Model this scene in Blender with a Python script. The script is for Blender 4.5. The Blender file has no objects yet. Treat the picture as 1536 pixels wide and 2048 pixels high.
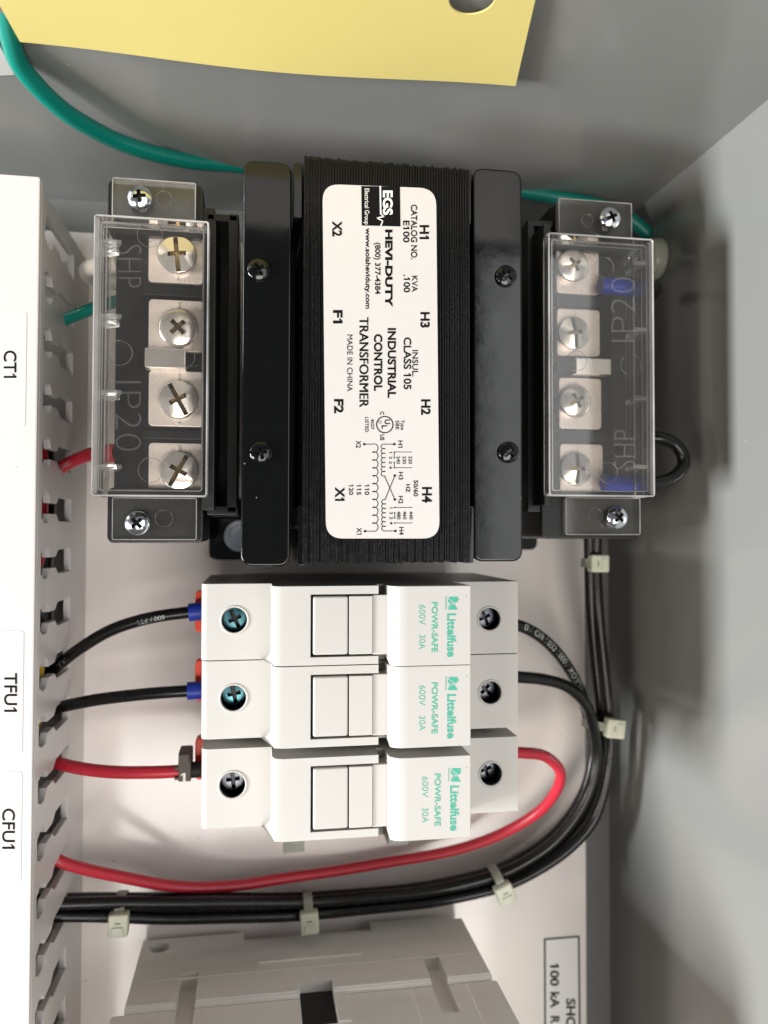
import bpy, bmesh, math, random
from mathutils import Vector, Matrix

random.seed(7)
scn = bpy.context.scene
COL = scn.collection
MM = 0.001

# ------------------------------------------------------------------ camera
# Photograph pixels are 1536 x 2048. World: X = picture right, Y = picture up, Z = out of the mounting panel.
PW, PH, FPX = 1536.0, 2048.0, 1560.0
NAD = (512.0, 1062.0)      # where lines square to the panel meet (camera foot point)
HCAM = 232.0               # camera to panel, mm
ROLL = -0.006
_zc = Vector((-(NAD[0] - PW / 2), (NAD[1] - PH / 2), FPX)).normalized()     # world +Z in camera coords
_y0 = Vector((0, 1, 0)); _y0 = (_y0 - _y0.dot(_zc) * _zc).normalized()
_x0 = _y0.cross(_zc)
_xc = (_x0 * math.cos(ROLL) + _y0 * math.sin(ROLL)).normalized()
_yc = _zc.cross(_xc)
W2C = Matrix((_xc, _yc, _zc)).transposed()       # columns: world axes in camera coords
C2W = W2C.transposed()
CAM = Vector((0, 0, HCAM))

cam_d = bpy.data.cameras.new('camera')
cam = bpy.data.objects.new('camera', cam_d); COL.objects.link(cam)
cam.matrix_world = Matrix.Translation(CAM * MM) @ C2W.to_4x4()
cam_d.sensor_fit = 'VERTICAL'
cam_d.lens = 4.0
cam_d.sensor_height = 4.0 * PH / FPX
cam_d.sensor_width = cam_d.sensor_height * PW / PH
cam_d.clip_start = 0.004; cam_d.clip_end = 50
cam_d.dof.use_dof = True
cam_d.dof.focus_distance = 0.168
cam_d.dof.aperture_fstop = 1.9
scn.camera = cam

# ------------------------------------------------------------------ world, lamps, exposure
world = bpy.data.worlds.new('World'); scn.world = world; world.use_nodes = True
bg = world.node_tree.nodes['Background']
bg.inputs[0].default_value = (0.86, 0.93, 1.0, 1); bg.inputs[1].default_value = 0.11

def area_lamp(name, loc, target, sx, sy, watts, col):
    d = bpy.data.lights.new(name, 'AREA'); d.shape = 'RECTANGLE'; d.size = sx; d.size_y = sy
    d.energy = watts; d.color = col
    o = bpy.data.objects.new(name, d); COL.objects.link(o)
    o.location = loc
    o.rotation_euler = (Vector(target) - Vector(loc)).to_track_quat('-Z', 'Y').to_euler()
    return o
area_lamp('key_lamp', (-0.95, -0.48, 0.98), (0, 0, 0.03), 0.30, 0.30, 6.5, (1.0, 0.88, 0.76))
area_lamp('side_lamp', (-1.10, -0.24, 0.38), (0.05, -0.03, 0.03), 0.40, 0.22, 31, (0.95, 0.98, 1.0))
area_lamp('overhead_lamp', (0.15, -0.82, 1.75), (0.0, -0.03, 0.03), 1.1, 0.8, 20, (1.0, 0.955, 0.90))
area_lamp('ceiling_lamp', (1.0, -0.06, 1.75), (1.0, -0.06, 0.0), 0.9, 1.5, 10, (0.98, 0.99, 1.0))

vs = scn.view_settings
vs.view_transform = 'Standard'; vs.look = 'None'; vs.exposure = 0.04; vs.gamma = 1.0
vs.use_curve_mapping = False
scn.render.engine = 'CYCLES'
cy = scn.cycles
cy.use_denoising = True
try: cy.denoiser = 'OPENIMAGEDENOISE'
except Exception: pass
cy.max_bounces = 10; cy.transparent_max_bounces = 24; cy.glossy_bounces = 5; cy.diffuse_bounces = 4
cy.sample_clamp_indirect = 4.0
cy.caustics_reflective = False; cy.caustics_refractive = False

# ------------------------------------------------------------------ pixel -> place (the plane it lies on gives the distance)
def ray(u, v):
    return C2W @ Vector((u - PW / 2, PH / 2 - v, -FPX))
def P(u, v, z):
    d = ray(u, v); t = (z - HCAM) / d.z
    return CAM + d * t
def PonY(u, v, y):
    d = ray(u, v); return CAM + d * (y / d.y)
def PonX(u, v, x):
    d = ray(u, v); return CAM + d * (x / d.x)
def R(u0, v0, u1, v1, z):
    """pixel rectangle on plane z -> x0, x1, y0, y1 in mm"""
    a, b, c, d = P(u0, v0, z), P(u1, v0, z), P(u1, v1, z), P(u0, v1, z)
    return ((a.x + d.x) / 2, (b.x + c.x) / 2, (c.y + d.y) / 2, (a.y + b.y) / 2)

# ------------------------------------------------------------------ materials
MATS = {}
def nt(name):
    m = bpy.data.materials.new(name); m.use_nodes = True
    n = m.node_tree.nodes; return m, n, m.node_tree.links, n['Principled BSDF']
def mat(name, col, rough=0.5, metal=0.0, spec=0.5, var=0.0, vscale=40, rvar=0.0, bump=0.0, bscale=600, bdist=0.0002,
        coat=0.0, sss=0.0, specks=0.0, speck_col=(0.12, 0.10, 0.08), speck_scale=220, speck_cut=0.79, trans=0.0, aniso=None):
    m, n, l, b = nt(name)
    b.inputs['Base Color'].default_value = (*col, 1)
    b.inputs['Roughness'].default_value = rough
    b.inputs['Metallic'].default_value = metal
    b.inputs['Specular IOR Level'].default_value = spec
    b.inputs['Coat Weight'].default_value = coat
    b.inputs['Coat Roughness'].default_value = 0.08
    if sss:
        b.inputs['Subsurface Weight'].default_value = sss
        b.inputs['Subsurface Radius'].default_value = (0.0012, 0.0011, 0.0009)
        b.inputs['Subsurface Scale'].default_value = 1.0
    if trans: b.inputs['Transmission Weight'].default_value = trans
    tc = n.new('ShaderNodeTexCoord')
    cur = None
    if var or rvar:
        no = n.new('ShaderNodeTexNoise'); no.inputs['Scale'].default_value = vscale; no.inputs['Detail'].default_value = 6
        no.inputs['Roughness'].default_value = 0.65
        l.new(tc.outputs['Object'], no.inputs['Vector'])
        if var:
            mx = n.new('ShaderNodeMix'); mx.data_type = 'RGBA'
            mx.inputs[6].default_value = tuple(c * (1 - var) for c in col) + (1,)
            mx.inputs[7].default_value = tuple(min(1, c * (1 + var)) for c in col) + (1,)
            l.new(no.outputs['Fac'], mx.inputs[0]); cur = mx.outputs[2]
        if rvar:
            mr = n.new('ShaderNodeMapRange')
            mr.inputs['From Min'].default_value = 0.3; mr.inputs['From Max'].default_value = 0.7
            mr.inputs['To Min'].default_value = max(0.02, rough - rvar); mr.inputs['To Max'].default_value = rough + rvar
            l.new(no.outputs['Fac'], mr.inputs['Value']); l.new(mr.outputs[0], b.inputs['Roughness'])
    if specks:
        n2 = n.new('ShaderNodeTexVoronoi'); n2.inputs['Scale'].default_value = speck_scale
        n2.inputs['Randomness'].default_value = 1.0
        l.new(tc.outputs['Object'], n2.inputs['Vector'])
        n3 = n.new('ShaderNodeTexNoise'); n3.inputs['Scale'].default_value = speck_scale * 0.45; n3.inputs['Detail'].default_value = 1
        l.new(tc.outputs['Object'], n3.inputs['Vector'])
        lt = n.new('ShaderNodeMath'); lt.operation = 'LESS_THAN'; lt.inputs[1].default_value = 0.06
        l.new(n2.outputs['Distance'], lt.inputs[0])
        gt = n.new('ShaderNodeMath'); gt.operation = 'GREATER_THAN'; gt.inputs[1].default_value = speck_cut * 0.8
        l.new(n3.outputs['Fac'], gt.inputs[0])
        mu = n.new('ShaderNodeMath'); mu.operation = 'MULTIPLY'; l.new(lt.outputs[0], mu.inputs[0]); l.new(gt.outputs[0], mu.inputs[1])
        mu2 = n.new('ShaderNodeMath'); mu2.operation = 'MULTIPLY'; mu2.inputs[1].default_value = specks; l.new(mu.outputs[0], mu2.inputs[0])
        mx = n.new('ShaderNodeMix'); mx.data_type = 'RGBA'
        if cur: l.new(cur, mx.inputs[6])
        else: mx.inputs[6].default_value = (*col, 1)
        mx.inputs[7].default_value = (*speck_col, 1)
        l.new(mu2.outputs[0], mx.inputs[0]); cur = mx.outputs[2]
    if cur: l.new(cur, b.inputs['Base Color'])
    if bump:
        nb = n.new('ShaderNodeTexNoise'); nb.inputs['Scale'].default_value = bscale; nb.inputs['Detail'].default_value = 3
        l.new(tc.outputs['Object'], nb.inputs['Vector'])
        bp = n.new('ShaderNodeBump'); bp.inputs['Strength'].default_value = bump; bp.inputs['Distance'].default_value = bdist
        l.new(nb.outputs['Fac'], bp.inputs['Height']); l.new(bp.outputs[0], b.inputs['Normal'])
        if coat: l.new(bp.outputs[0], b.inputs['Coat Normal'])
    MATS[name] = m
    return m

mat('panel_white', (0.93, 0.865, 0.825), 0.17, spec=0.75, var=0.03, vscale=30, rvar=0.05, bump=0.05, bscale=350,
    specks=0.55, speck_scale=260, speck_cut=0.80)
mat('enclosure_grey', (0.228, 0.229, 0.217), 0.18, spec=0.85, var=0.03, vscale=25, rvar=0.02, bump=0.05, bscale=300, specks=0.25, speck_col=(0.5, 0.5, 0.47), speck_scale=160, speck_cut=0.80)
mat('black_varnish', (0.003, 0.003, 0.003), 0.09, spec=0.5, rvar=0.04, vscale=120, bump=0.05, bscale=260, bdist=0.0003,
    specks=0.8, speck_col=(0.35, 0.34, 0.30), speck_scale=420, speck_cut=0.76)
mat('lamination_black', (0.004, 0.0038, 0.0038), 0.22, spec=0.22, rvar=0.12, vscale=500, bump=0.35, bscale=700, bdist=0.0001,
    specks=0.25, speck_col=(0.25, 0.24, 0.22), speck_scale=600, speck_cut=0.78)
mat('coil_black', (0.006, 0.006, 0.006), 0.5)
mat('black_plastic', (0.011, 0.011, 0.011), 0.36, spec=0.4, rvar=0.08, vscale=90, bump=0.15, bscale=900, bdist=0.0001,
    specks=0.5, speck_col=(0.25, 0.24, 0.22), speck_scale=380, speck_cut=0.78)
mat('label_paper', (0.60, 0.575, 0.555), 0.32, spec=0.5, var=0.015, vscale=60, specks=0.5, speck_scale=300, speck_cut=0.82)
mat('sticker_white', (0.90, 0.88, 0.86), 0.35)
mat('print_black', (0.004, 0.0035, 0.004), 0.5, spec=0.15)
mat('print_white', (0.85, 0.84, 0.80), 0.4)
mat('print_grey', (0.42, 0.43, 0.42), 0.5)
mat('print_faint', (0.13, 0.13, 0.13), 0.5)
mat('print_green', (0.03, 0.36, 0.25), 0.45)
mat('zinc', (0.78, 0.81, 0.86), 0.16, metal=1, rvar=0.05, vscale=200)
mat('nickel', (0.93, 0.87, 0.80), 0.20, metal=0.75, rvar=0.05, vscale=200)
mat('terminal_plate', (0.95, 0.83, 0.75), 0.30, metal=0.35, var=0.06, vscale=150, rvar=0.08, bump=0.1, bscale=500)
mat('teal_screw', (0.10, 0.26, 0.30), 0.28, metal=0.85, rvar=0.1, vscale=300)
mat('dark_screw', (0.15, 0.16, 0.18), 0.34, metal=1.0, rvar=0.1, vscale=300)
mat('shaded_recess', (0.30, 0.22, 0.10), 0.3, metal=1)  # darker brass tone painted in as recess shade so the screw cross shows
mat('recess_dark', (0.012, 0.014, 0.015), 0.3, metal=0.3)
mat('holder_plastic', (0.485, 0.468, 0.44), 0.36, spec=0.45, var=0.012, vscale=60, bump=0.06, bscale=1200, bdist=0.00006,
    specks=0.6, speck_scale=330, speck_cut=0.82)
mat('gap_dark', (0.05, 0.045, 0.04), 0.6)
mat('wire_black', (0.006, 0.006, 0.006), 0.27, spec=0.38, rvar=0.06, vscale=200, bump=0.10, bscale=700, bdist=0.0001)
mat('wire_red', (0.50, 0.020, 0.040), 0.36, var=0.08, vscale=90, bump=0.08, bscale=700, bdist=0.0001)
mat('wire_green', (0.002, 0.215, 0.165), 0.36, var=0.06, vscale=90, bump=0.06, bscale=700, bdist=0.0001)
mat('wire_white', (0.82, 0.79, 0.74), 0.4)
mat('wire_yellow', (0.60, 0.42, 0.02), 0.4)
mat('wire_blue', (0.25, 0.42, 0.55), 0.4)
mat('blue_boot', (0.012, 0.040, 0.40), 0.42)
mat('red_boot', (0.55, 0.03, 0.05), 0.35)
mat('red_plastic', (0.92, 0.06, 0.015), 0.4)
mat('marker_brown', (0.070, 0.050, 0.040), 0.5, bump=0.15, bscale=900)
mat('nylon', (0.74, 0.75, 0.60), 0.36, sss=0.6, var=0.03, vscale=120)
mat('duct_sticker', (0.65, 0.62, 0.605), 0.36)
mat('duct_plastic', (0.64, 0.61, 0.595), 0.36, var=0.015, vscale=40, bump=0.04, bscale=900, specks=0.3, speck_scale=250, speck_cut=0.82)
mat('yellow_card', (0.70, 0.585, 0.20), 0.6, var=0.03, vscale=50, bump=0.1, bscale=900, bdist=0.0001)
mat('rail_steel', (0.20, 0.205, 0.185), 0.45, metal=0.8, rvar=0.1, vscale=160)
mat('switch_plastic', (0.92, 0.88, 0.82), 0.45, var=0.02, vscale=70, bump=0.08, bscale=1000, bdist=0.0001)
mat('switch_black', (0.006, 0.006, 0.006), 0.6)
mat('copper', (0.75, 0.36, 0.20), 0.3, metal=1)
mat('stud_nylon', (0.40, 0.42, 0.33), 0.25, sss=0.4)

def clear_mat(name, tint, haze, haze_col, rough=0.04, ior=1.49):
    m = bpy.data.materials.new(name); m.use_nodes = True
    n, l = m.node_tree.nodes, m.node_tree.links
    n.clear()
    out = n.new('ShaderNodeOutputMaterial')
    tr = n.new('ShaderNodeBsdfTransparent'); tr.inputs[0].default_value = (*tint, 1)
    df = n.new('ShaderNodeBsdfDiffuse'); df.inputs[0].default_value = (*haze_col, 1)
    gl = n.new('ShaderNodeBsdfGlossy'); gl.inputs['Roughness'].default_value = rough
    fr = n.new('ShaderNodeFresnel'); fr.inputs['IOR'].default_value = ior
    tc = n.new('ShaderNodeTexCoord')
    no = n.new('ShaderNodeTexNoise'); no.inputs['Scale'].default_value = 55; no.inputs['Detail'].default_value = 5
    l.new(tc.outputs['Object'], no.inputs['Vector'])
    mr = n.new('ShaderNodeMapRange'); mr.inputs['From Min'].default_value = 0.35; mr.inputs['From Max'].default_value = 0.7
    mr.inputs['To Min'].default_value = haze * 0.55; mr.inputs['To Max'].default_value = haze * 1.5
    l.new(no.outputs['Fac'], mr.inputs['Value'])
    m1 = n.new('ShaderNodeMixShader'); l.new(mr.outputs[0], m1.inputs[0]); l.new(tr.outputs[0], m1.inputs[1]); l.new(df.outputs[0], m1.inputs[2])
    bp = n.new('ShaderNodeBump'); bp.inputs['Strength'].default_value = 0.08; bp.inputs['Distance'].default_value = 0.0003
    nb = n.new('ShaderNodeTexNoise'); nb.inputs['Scale'].default_value = 160
    l.new(tc.outputs['Object'], nb.inputs['Vector']); l.new(nb.outputs['Fac'], bp.inputs['Height'])
    l.new(bp.outputs[0], gl.inputs['Normal']); l.new(bp.outputs[0], fr.inputs['Normal'])
    m2 = n.new('ShaderNodeMixShader'); l.new(fr.outputs[0], m2.inputs[0]); l.new(m1.outputs[0], m2.inputs[1]); l.new(gl.outputs[0], m2.inputs[2])
    l.new(m2.outputs[0], out.inputs[0])
    MATS[name] = m
clear_mat('clear_plastic', (0.96, 0.95, 0.935), 0.014, (0.9, 0.88, 0.86))
clear_mat('clear_lit_edge', (0.90, 0.89, 0.87), 0.30, (0.95, 0.93, 0.92), rough=0.10)  # whitish haze imitates light caught along clear plastic edges
clear_mat('clear_tab', (0.92, 0.91, 0.88), 0.03, (0.80, 0.78, 0.72), rough=0.10)
clear_mat('clear_mark', (0.95, 0.94, 0.93), 0.055, (0.95, 0.93, 0.92), rough=0.08)
clear_mat('strap_clear', (0.80, 0.80, 0.70), 0.42, (0.75, 0.75, 0.64), rough=0.2)

# ------------------------------------------------------------------ mesh helpers (mm)
def thing(name, label, cat, base, group=None):
    o = bpy.data.objects.new(name, None); COL.objects.link(o)
    o.empty_display_size = 0.005
    o.location = Vector(base) * MM
    o['label'] = label; o['category'] = cat
    if group: o['group'] = group
    return o
def origin_of(o):
    v = Vector((0, 0, 0))
    while o is not None:
        v += o.location; o = o.parent
    return v
def tag(o, label, cat, group=None):
    o['label'] = label; o['category'] = cat
    if group: o['group'] = group
    return o
def struct(o):
    o['kind'] = 'structure'; return o
def obj(name, bm, material, parent=None, smooth=35, recalc=True):
    if recalc: bmesh.ops.recalc_face_normals(bm, faces=bm.faces[:])
    off = origin_of(parent) if parent else Vector((0, 0, 0))
    for v in bm.verts: v.co = v.co * MM - off
    me = bpy.data.meshes.new(name); bm.to_mesh(me); bm.free()
    mats = material if isinstance(material, (list, tuple)) else [material]
    for k in mats: me.materials.append(MATS[k])
    if smooth:
        me.shade_smooth(); me.set_sharp_from_angle(angle=math.radians(smooth))
    o = bpy.data.objects.new(name, me); COL.objects.link(o)
    if smooth:
        wn = o.modifiers.new('weighted_normal', 'WEIGHTED_NORMAL'); wn.keep_sharp = True; wn.weight = 80
    if parent: o.parent = parent
    return o
def NB(): return bmesh.new()
def join(bm, src, midx=None):
    me = bpy.data.meshes.new('tmp'); src.to_mesh(me); src.free()
    n0 = len(bm.faces)
    bm.from_mesh(me); bpy.data.meshes.remove(me)
    if midx is not None:
        bm.faces.ensure_lookup_table()
        for f in bm.faces[n0:]: f.material_index = midx
def bevel_sharp(b, w, seg=2, ang=30):
    bmesh.ops.recalc_face_normals(b, faces=b.faces[:])
    ed = [e for e in b.edges if len(e.link_faces) == 2 and e.calc_face_angle(0) > math.radians(ang)]
    if w > 0 and ed:
        bmesh.ops.bevel(b, geom=ed, offset=w, offset_type='OFFSET', segments=seg, profile=0.6, affect='EDGES', clamp_overlap=True)
def box(bm, x0, x1, y0, y1, z0, z1, bev=0.0, seg=2, midx=None):
    b = NB()
    vs_ = [b.verts.new((x, y, z)) for z in (z0, z1) for y in (y0, y1) for x in (x0, x1)]
    for q in ((0, 1, 3, 2), (4, 5, 7, 6), (0, 1, 5, 4), (2, 3, 7, 6), (0, 2, 6, 4), (1, 3, 7, 5)):
        b.faces.new([vs_[i] for i in q])
    bevel_sharp(b, bev, seg)
    join(bm, b, midx)
def prism(bm, pts, axis, a0, a1, bev=0.0, seg=2, midx=None, corner=None):
    """pts: 2D outline; axis 'z': (x,y) swept z ; 'y': (x,z) swept y ; 'x': (y,z) swept x"""
    b = NB()
    def mk(p, a):
        return {'z': (p[0], p[1], a), 'y': (p[0], a, p[1]), 'x': (a, p[0], p[1])}[axis]
    lo = [b.verts.new(mk(p, a0)) for p in pts]; hi = [b.verts.new(mk(p, a1)) for p in pts]
    b.faces.new(lo); b.faces.new(hi)
    k = len(pts)
    for i in range(k): b.faces.new((lo[i], lo[(i + 1) % k], hi[(i + 1) % k], hi[i]))
    for (cx_, cy_, cw) in corner or ():
        ed = [e for e in b.edges if all(abs(v.co.x - cx_) < 0.02 and abs(v.co.y - cy_) < 0.02 for v in e.verts)]
        if ed: bmesh.ops.bevel(b, geom=ed, offset=cw, offset_type='OFFSET', segments=5, profile=0.5, affect='EDGES')
    bevel_sharp(b, bev, seg)
    join(bm, b, midx)
def rrect(x0, x1, y0, y1, r, k=5):
    out = []
    for cx, cy_, a in ((x1 - r, y1 - r, 0), (x0 + r, y1 - r, 90), (x0 + r, y0 + r, 180), (x1 - r, y0 + r, 270)):
        for i in range(k + 1):
            t = math.radians(a + 90 * i / k); out.append((cx + r * math.cos(t), cy_ + r * math.sin(t)))
    return out
def cyl(bm, c, axis, r, h, n=28, r2=None, midx=None):
    b = NB()
    bmesh.ops.create_cone(b, cap_ends=True, segments=n, radius1=r, radius2=r if r2 is None else r2, depth=h)
    rot = {'z': Matrix(), 'x': Matrix.Rotation(math.pi / 2, 4, 'Y'), 'y': Matrix.Rotation(-math.pi / 2, 4, 'X')}[axis]
    bmesh.ops.transform(b, matrix=Matrix.Translation(Vector(c)) @ rot, verts=b.verts[:])
    join(bm, b, midx)
def cut(target_bm, cutter_bm):
    """boolean difference of two bmeshes, returns a new bmesh"""
    def tmp(b):
        bmesh.ops.recalc_face_normals(b, faces=b.faces[:])
        me = bpy.data.meshes.new('t'); b.to_mesh(me); b.free()
        o = bpy.data.objects.new('t', me); COL.objects.link(o); return o
    a, c = tmp(target_bm), tmp(cutter_bm)
    md = a.modifiers.new('b', 'BOOLEAN'); md.operation = 'DIFFERENCE'; md.object = c; md.solver = 'EXACT'
    dg = bpy.context.evaluated_depsgraph_get(); dg.update()
    me = bpy.data.meshes.new_from_object(a.evaluated_get(dg))
    r = NB(); r.from_mesh(me)
    for o in (a, c):
        m0 = o.data; bpy.data.objects.remove(o); bpy.data.meshes.remove(m0)
    bpy.data.meshes.remove(me)
    return r
def catmull(pts, per=10):
    pts = [Vector(p) for p in pts]
    q = [pts[0] * 2 - pts[1]] + pts + [pts[-1] * 2 - pts[-2]]
    out = []
    for i in range(1, len(q) - 2):
        p0, p1, p2, p3 = q[i - 1], q[i], q[i + 1], q[i + 2]
        for k in range(per):
            t = k / per
            out.append(0.5 * ((2 * p1) + (p2 - p0) * t + (2 * p0 - 5 * p1 + 4 * p2 - p3) * t * t + (3 * p1 - p0 - 3 * p2 + p3) * t ** 3))
    out.append(q[-2].copy())
    return out
def tube(bm, path, r, n=14, closed=False, sx=1.0, midx=None):
    b = NB()
    rings = []
    N = len(path)
    up = Vector((0.13, 0.21, 0.97)).normalized()
    for i, p in enumerate(path):
        if closed: t = (path[(i + 1) % N] - path[i - 1]).normalized()
        else: t = (path[min(i + 1, N - 1)] - path[max(i - 1, 0)]).normalized()
        up = (up - up.dot(t) * t)
        if up.length < 1e-5: up = Vector((1, 0, 0)) - t.x * t
        up.normalize(); s = t.cross(up)
        rings.append([b.verts.new(p + (s * math.cos(a) * sx + up * math.sin(a)) * r) for a in (2 * math.pi * k / n for k in range(n))])
    M = N if closed else N - 1
    for i in range(M):
        A, B2 = rings[i], rings[(i + 1) % N]
        for k in range(n): b.faces.new((A[k], A[(k + 1) % n], B2[(k + 1) % n], B2[k]))
    if not closed: b.faces.new(rings[0]); b.faces.new(rings[-1])
    join(bm, b, midx)
def px_path(pts, per=10): return catmull([P(u, v, z) for u, v, z in pts], per)

# text ---------------------------------------------------------------
_tcache = {}
_adv = {}
def _raw_width(t):
    c = bpy.data.curves.new('t', 'FONT'); c.body = t; c.size = 1.0
    o = bpy.data.objects.new('t', c); COL.objects.link(o)
    dg = bpy.context.evaluated_depsgraph_get(); dg.update()
    w = o.evaluated_get(dg).dimensions.x
    bpy.data.objects.remove(o); bpy.data.curves.remove(c)
    return w
def advance(ch):
    if ch not in _adv: _adv[ch] = _raw_width('H' + ch + 'H') - _raw_width('HH')
    return _adv[ch]
def text_data(s, bold=0.0, outline=0.0, shear=0.0):
    key = (s, bold, outline, shear)
    if key not in _tcache and 'M' in s and bold > 0.004:
        v0, f0, b0 = text_data(s, 0.0)
        vs_, fs = [], []
        for i, d in enumerate((-bold, -bold / 2, 0.0, bold / 2, bold)):
            n = len(vs_); vs_ += [(x + d, y, i * 0.004) for x, y, z in v0]; fs += [tuple(k + n for k in f) for f in f0]
        _tcache[key] = (vs_, fs, (b0[0] - bold, b0[1] + bold, b0[2], b0[3]))
    if key not in _tcache:
        c = bpy.data.curves.new('t', 'FONT'); c.body = s; c.size = 1.0; c.resolution_u = 4; c.shear = shear
        if outline:
            c.fill_mode = 'NONE'
            c.bevel_depth = outline; c.bevel_resolution = 1; c.offset = bold
        else:
            c.fill_mode = 'FRONT'; c.offset = bold
        o = bpy.data.objects.new('t', c); COL.objects.link(o)
        dg = bpy.context.evaluated_depsgraph_get(); dg.update()
        me = bpy.data.meshes.new_from_object(o.evaluated_get(dg))
        vs_ = [tuple(v.co) for v in me.vertices]; fs = [tuple(p.vertices) for p in me.polygons]
        bpy.data.objects.remove(o); bpy.data.curves.remove(c); bpy.data.meshes.remove(me)
        if '1' in s:      # the built-in face draws 1 as a bare stem: add its flag
            x = 0.0
            for ch in s:
                if ch == '1':
                    y1 = 0.655 + bold; sw = 0.04 + bold; xm = x + advance('1') * 0.5
                    q = [(xm - sw, y1, 0), (xm - 0.19, y1 - 0.13, 0), (xm - 0.19, y1 - 0.13 - 2.0 * sw, 0), (xm - sw, y1 - 2.0 * sw - 0.015, 0)]
                    i0 = len(vs_); vs_ += q; fs.append((i0 + 3, i0 + 2, i0 + 1, i0))
                x += advance(ch)
        xs = [v[0] for v in vs_]; ys = [v[1] for v in vs_]
        bb = (min(xs), max(xs), min(ys), max(ys))
        _tcache[key] = (vs_, fs, bb)
    return _tcache[key]
def text_fit(bm, s, u0, u1, v0, v1, z, bold=0.02, place=P, shear=0.0):
    """letters whose feet are at picture x=u0, tops at u1, read downward from v0 to v1, lying on the plane z"""
    vs_, fs, bb = text_data(s, bold, 0.0, shear)
    m = []
    for x, y, lift in vs_:
        a = (x - bb[0]) / (bb[1] - bb[0]); t = (y - bb[2]) / (bb[3] - bb[2])
        m.append(bm.verts.new(place(u0 + (u1 - u0) * t, v0 + (v1 - v0) * a, z + lift)))
    for f in fs:
        try: bm.faces.new([m[i] for i in f])
        except ValueError: pass
def lettering(parent, s, u0, u1, v0, v1, z, bold=0.02, material='print_black', shear=0.0):
    b = NB(); text_fit(b, s, u0, u1, v0, v1, z, bold, shear=shear)
    o = obj('lettering', b, material, parent, smooth=0, recalc=False)
    for p in o.data.polygons:
        pass
    return o
def text_on_tube(path, r, s, s0, h, flip=1, tilt=0.0, bold=0.0, adv=1.0):
    """print a string round a wire: s0 = start along the path (mm), h = letter height mm"""
    vs_, fs, bb = text_data(s, bold)
    k = h / 0.72
    L = [0.0]
    for i in range(1, len(path)): L.append(L[-1] + (path[i] - path[i - 1]).length)
    def at(d):
        d = min(max(d, 0.0), L[-1] - 1e-4)
        i = 0
        while L[i + 1] < d: i += 1
        t = (d - L[i]) / (L[i + 1] - L[i])
        p = path[i].lerp(path[i + 1], t); tg = (path[min(i + 2, len(path) - 1)] - path[max(i - 1, 0)]).normalized()
        return p, tg
    b = NB(); m = []
    for x, y, _ in vs_:
        d = s0 + flip * x * k * adv
        p, tg = at(d)
        n = (CAM - p); n = (n - n.dot(tg) * tg).normalized(); side = n.cross(tg) * flip
        a = (y - 0.36) * k / r + tilt
        m.append(b.verts.new(p + (n * math.cos(a) + side * math.sin(a)) * (r + 0.03)))
    for f in fs:
        try: b.faces.new([m[i] for i in f])
        except ValueError: pass
    return b

# screws -------------------------------------------------------------
def screw_bm(c, zb, r, h, rot=0.0, arm=0.55, arm2=None, w=0.14, depth=0.9, dome=0.35, side=None):
    """pan head with a cross recess; recess faces use material slot 1"""
    b = NB(); c = Vector((c[0], c[1], 0)); arm2 = arm2 or arm
    def hz(rad): return zb + h - dome * h * (rad / r) ** 2
    wr = w * r
    cr = [(arm * r, -wr), (arm * r, wr), (wr, wr), (wr, arm2 * r), (-wr, arm2 * r), (-wr, wr), (-arm * r, wr), (-arm * r, -wr),
          (-wr, -wr), (-wr, -arm2 * r), (wr, -arm2 * r), (wr, -wr)]
    ca, sa = math.cos(rot), math.sin(rot)
    cr = [(x * ca - y * sa, x * sa + y * ca) for x, y in cr]
    inner = [b.verts.new((c.x + x, c.y + y, hz(math.hypot(x, y)))) for x, y in cr]
    n = 36
    rm = max(arm, arm2) * r * 1.06
    ring = lambda rad, z: [b.verts.new((c.x + rad * math.cos(2 * math.pi * k / n), c.y + rad * math.sin(2 * math.pi * k / n), z)) for k in range(n)]
    r0 = ring(rm, hz(rm))
    e = [b.edges.new((inner[i], inner[(i + 1) % 12])) for i in range(12)] + [b.edges.new((r0[i], r0[(i + 1) % n])) for i in range(n)]
    bmesh.ops.triangle_fill(b, use_beauty=True, use_dissolve=False, edges=e)
    cen = [f for f in b.faces if all(v in inner for v in f.verts) and
           math.hypot(f.calc_center_median().x - c.x, f.calc_center_median().y - c.y) < arm * r * 0.98 and len(f.verts) == 3 and
           all(v in inner for v in f.verts)]
    if cen: bmesh.ops.delete(b, geom=cen, context='FACES_ONLY')
    floor = [b.verts.new((v.co.x * 0.75 + c.x * 0.25, v.co.y * 0.75 + c.y * 0.25, v.co.z - depth * h)) for v in inner]
    for i in range(12):
        f = b.faces.new((inner[i], inner[(i + 1) % 12], floor[(i + 1) % 12], floor[i])); f.material_index = 1
    f = b.faces.new(floor); f.material_index = 1
    prev = r0
    for rad in (0.72, 0.82, 0.9, 0.96, 1.0):
        if rad * r <= rm: continue
        nx = ring(rad * r, hz(rad * r) - (0.0 if rad < 0.95 else (rad - 0.95) * 1.6 * h))
        for k in range(n): b.faces.new((prev[k], prev[(k + 1) % n], nx[(k + 1) % n], nx[k]))
        prev = nx
    nx = ring(r * 0.98, zb - (side or 0))
    for k in range(n): b.faces.new((prev[k], prev[(k + 1) % n], nx[(k + 1) % n], nx[k]))
    b.faces.new(nx)
    return b

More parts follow.
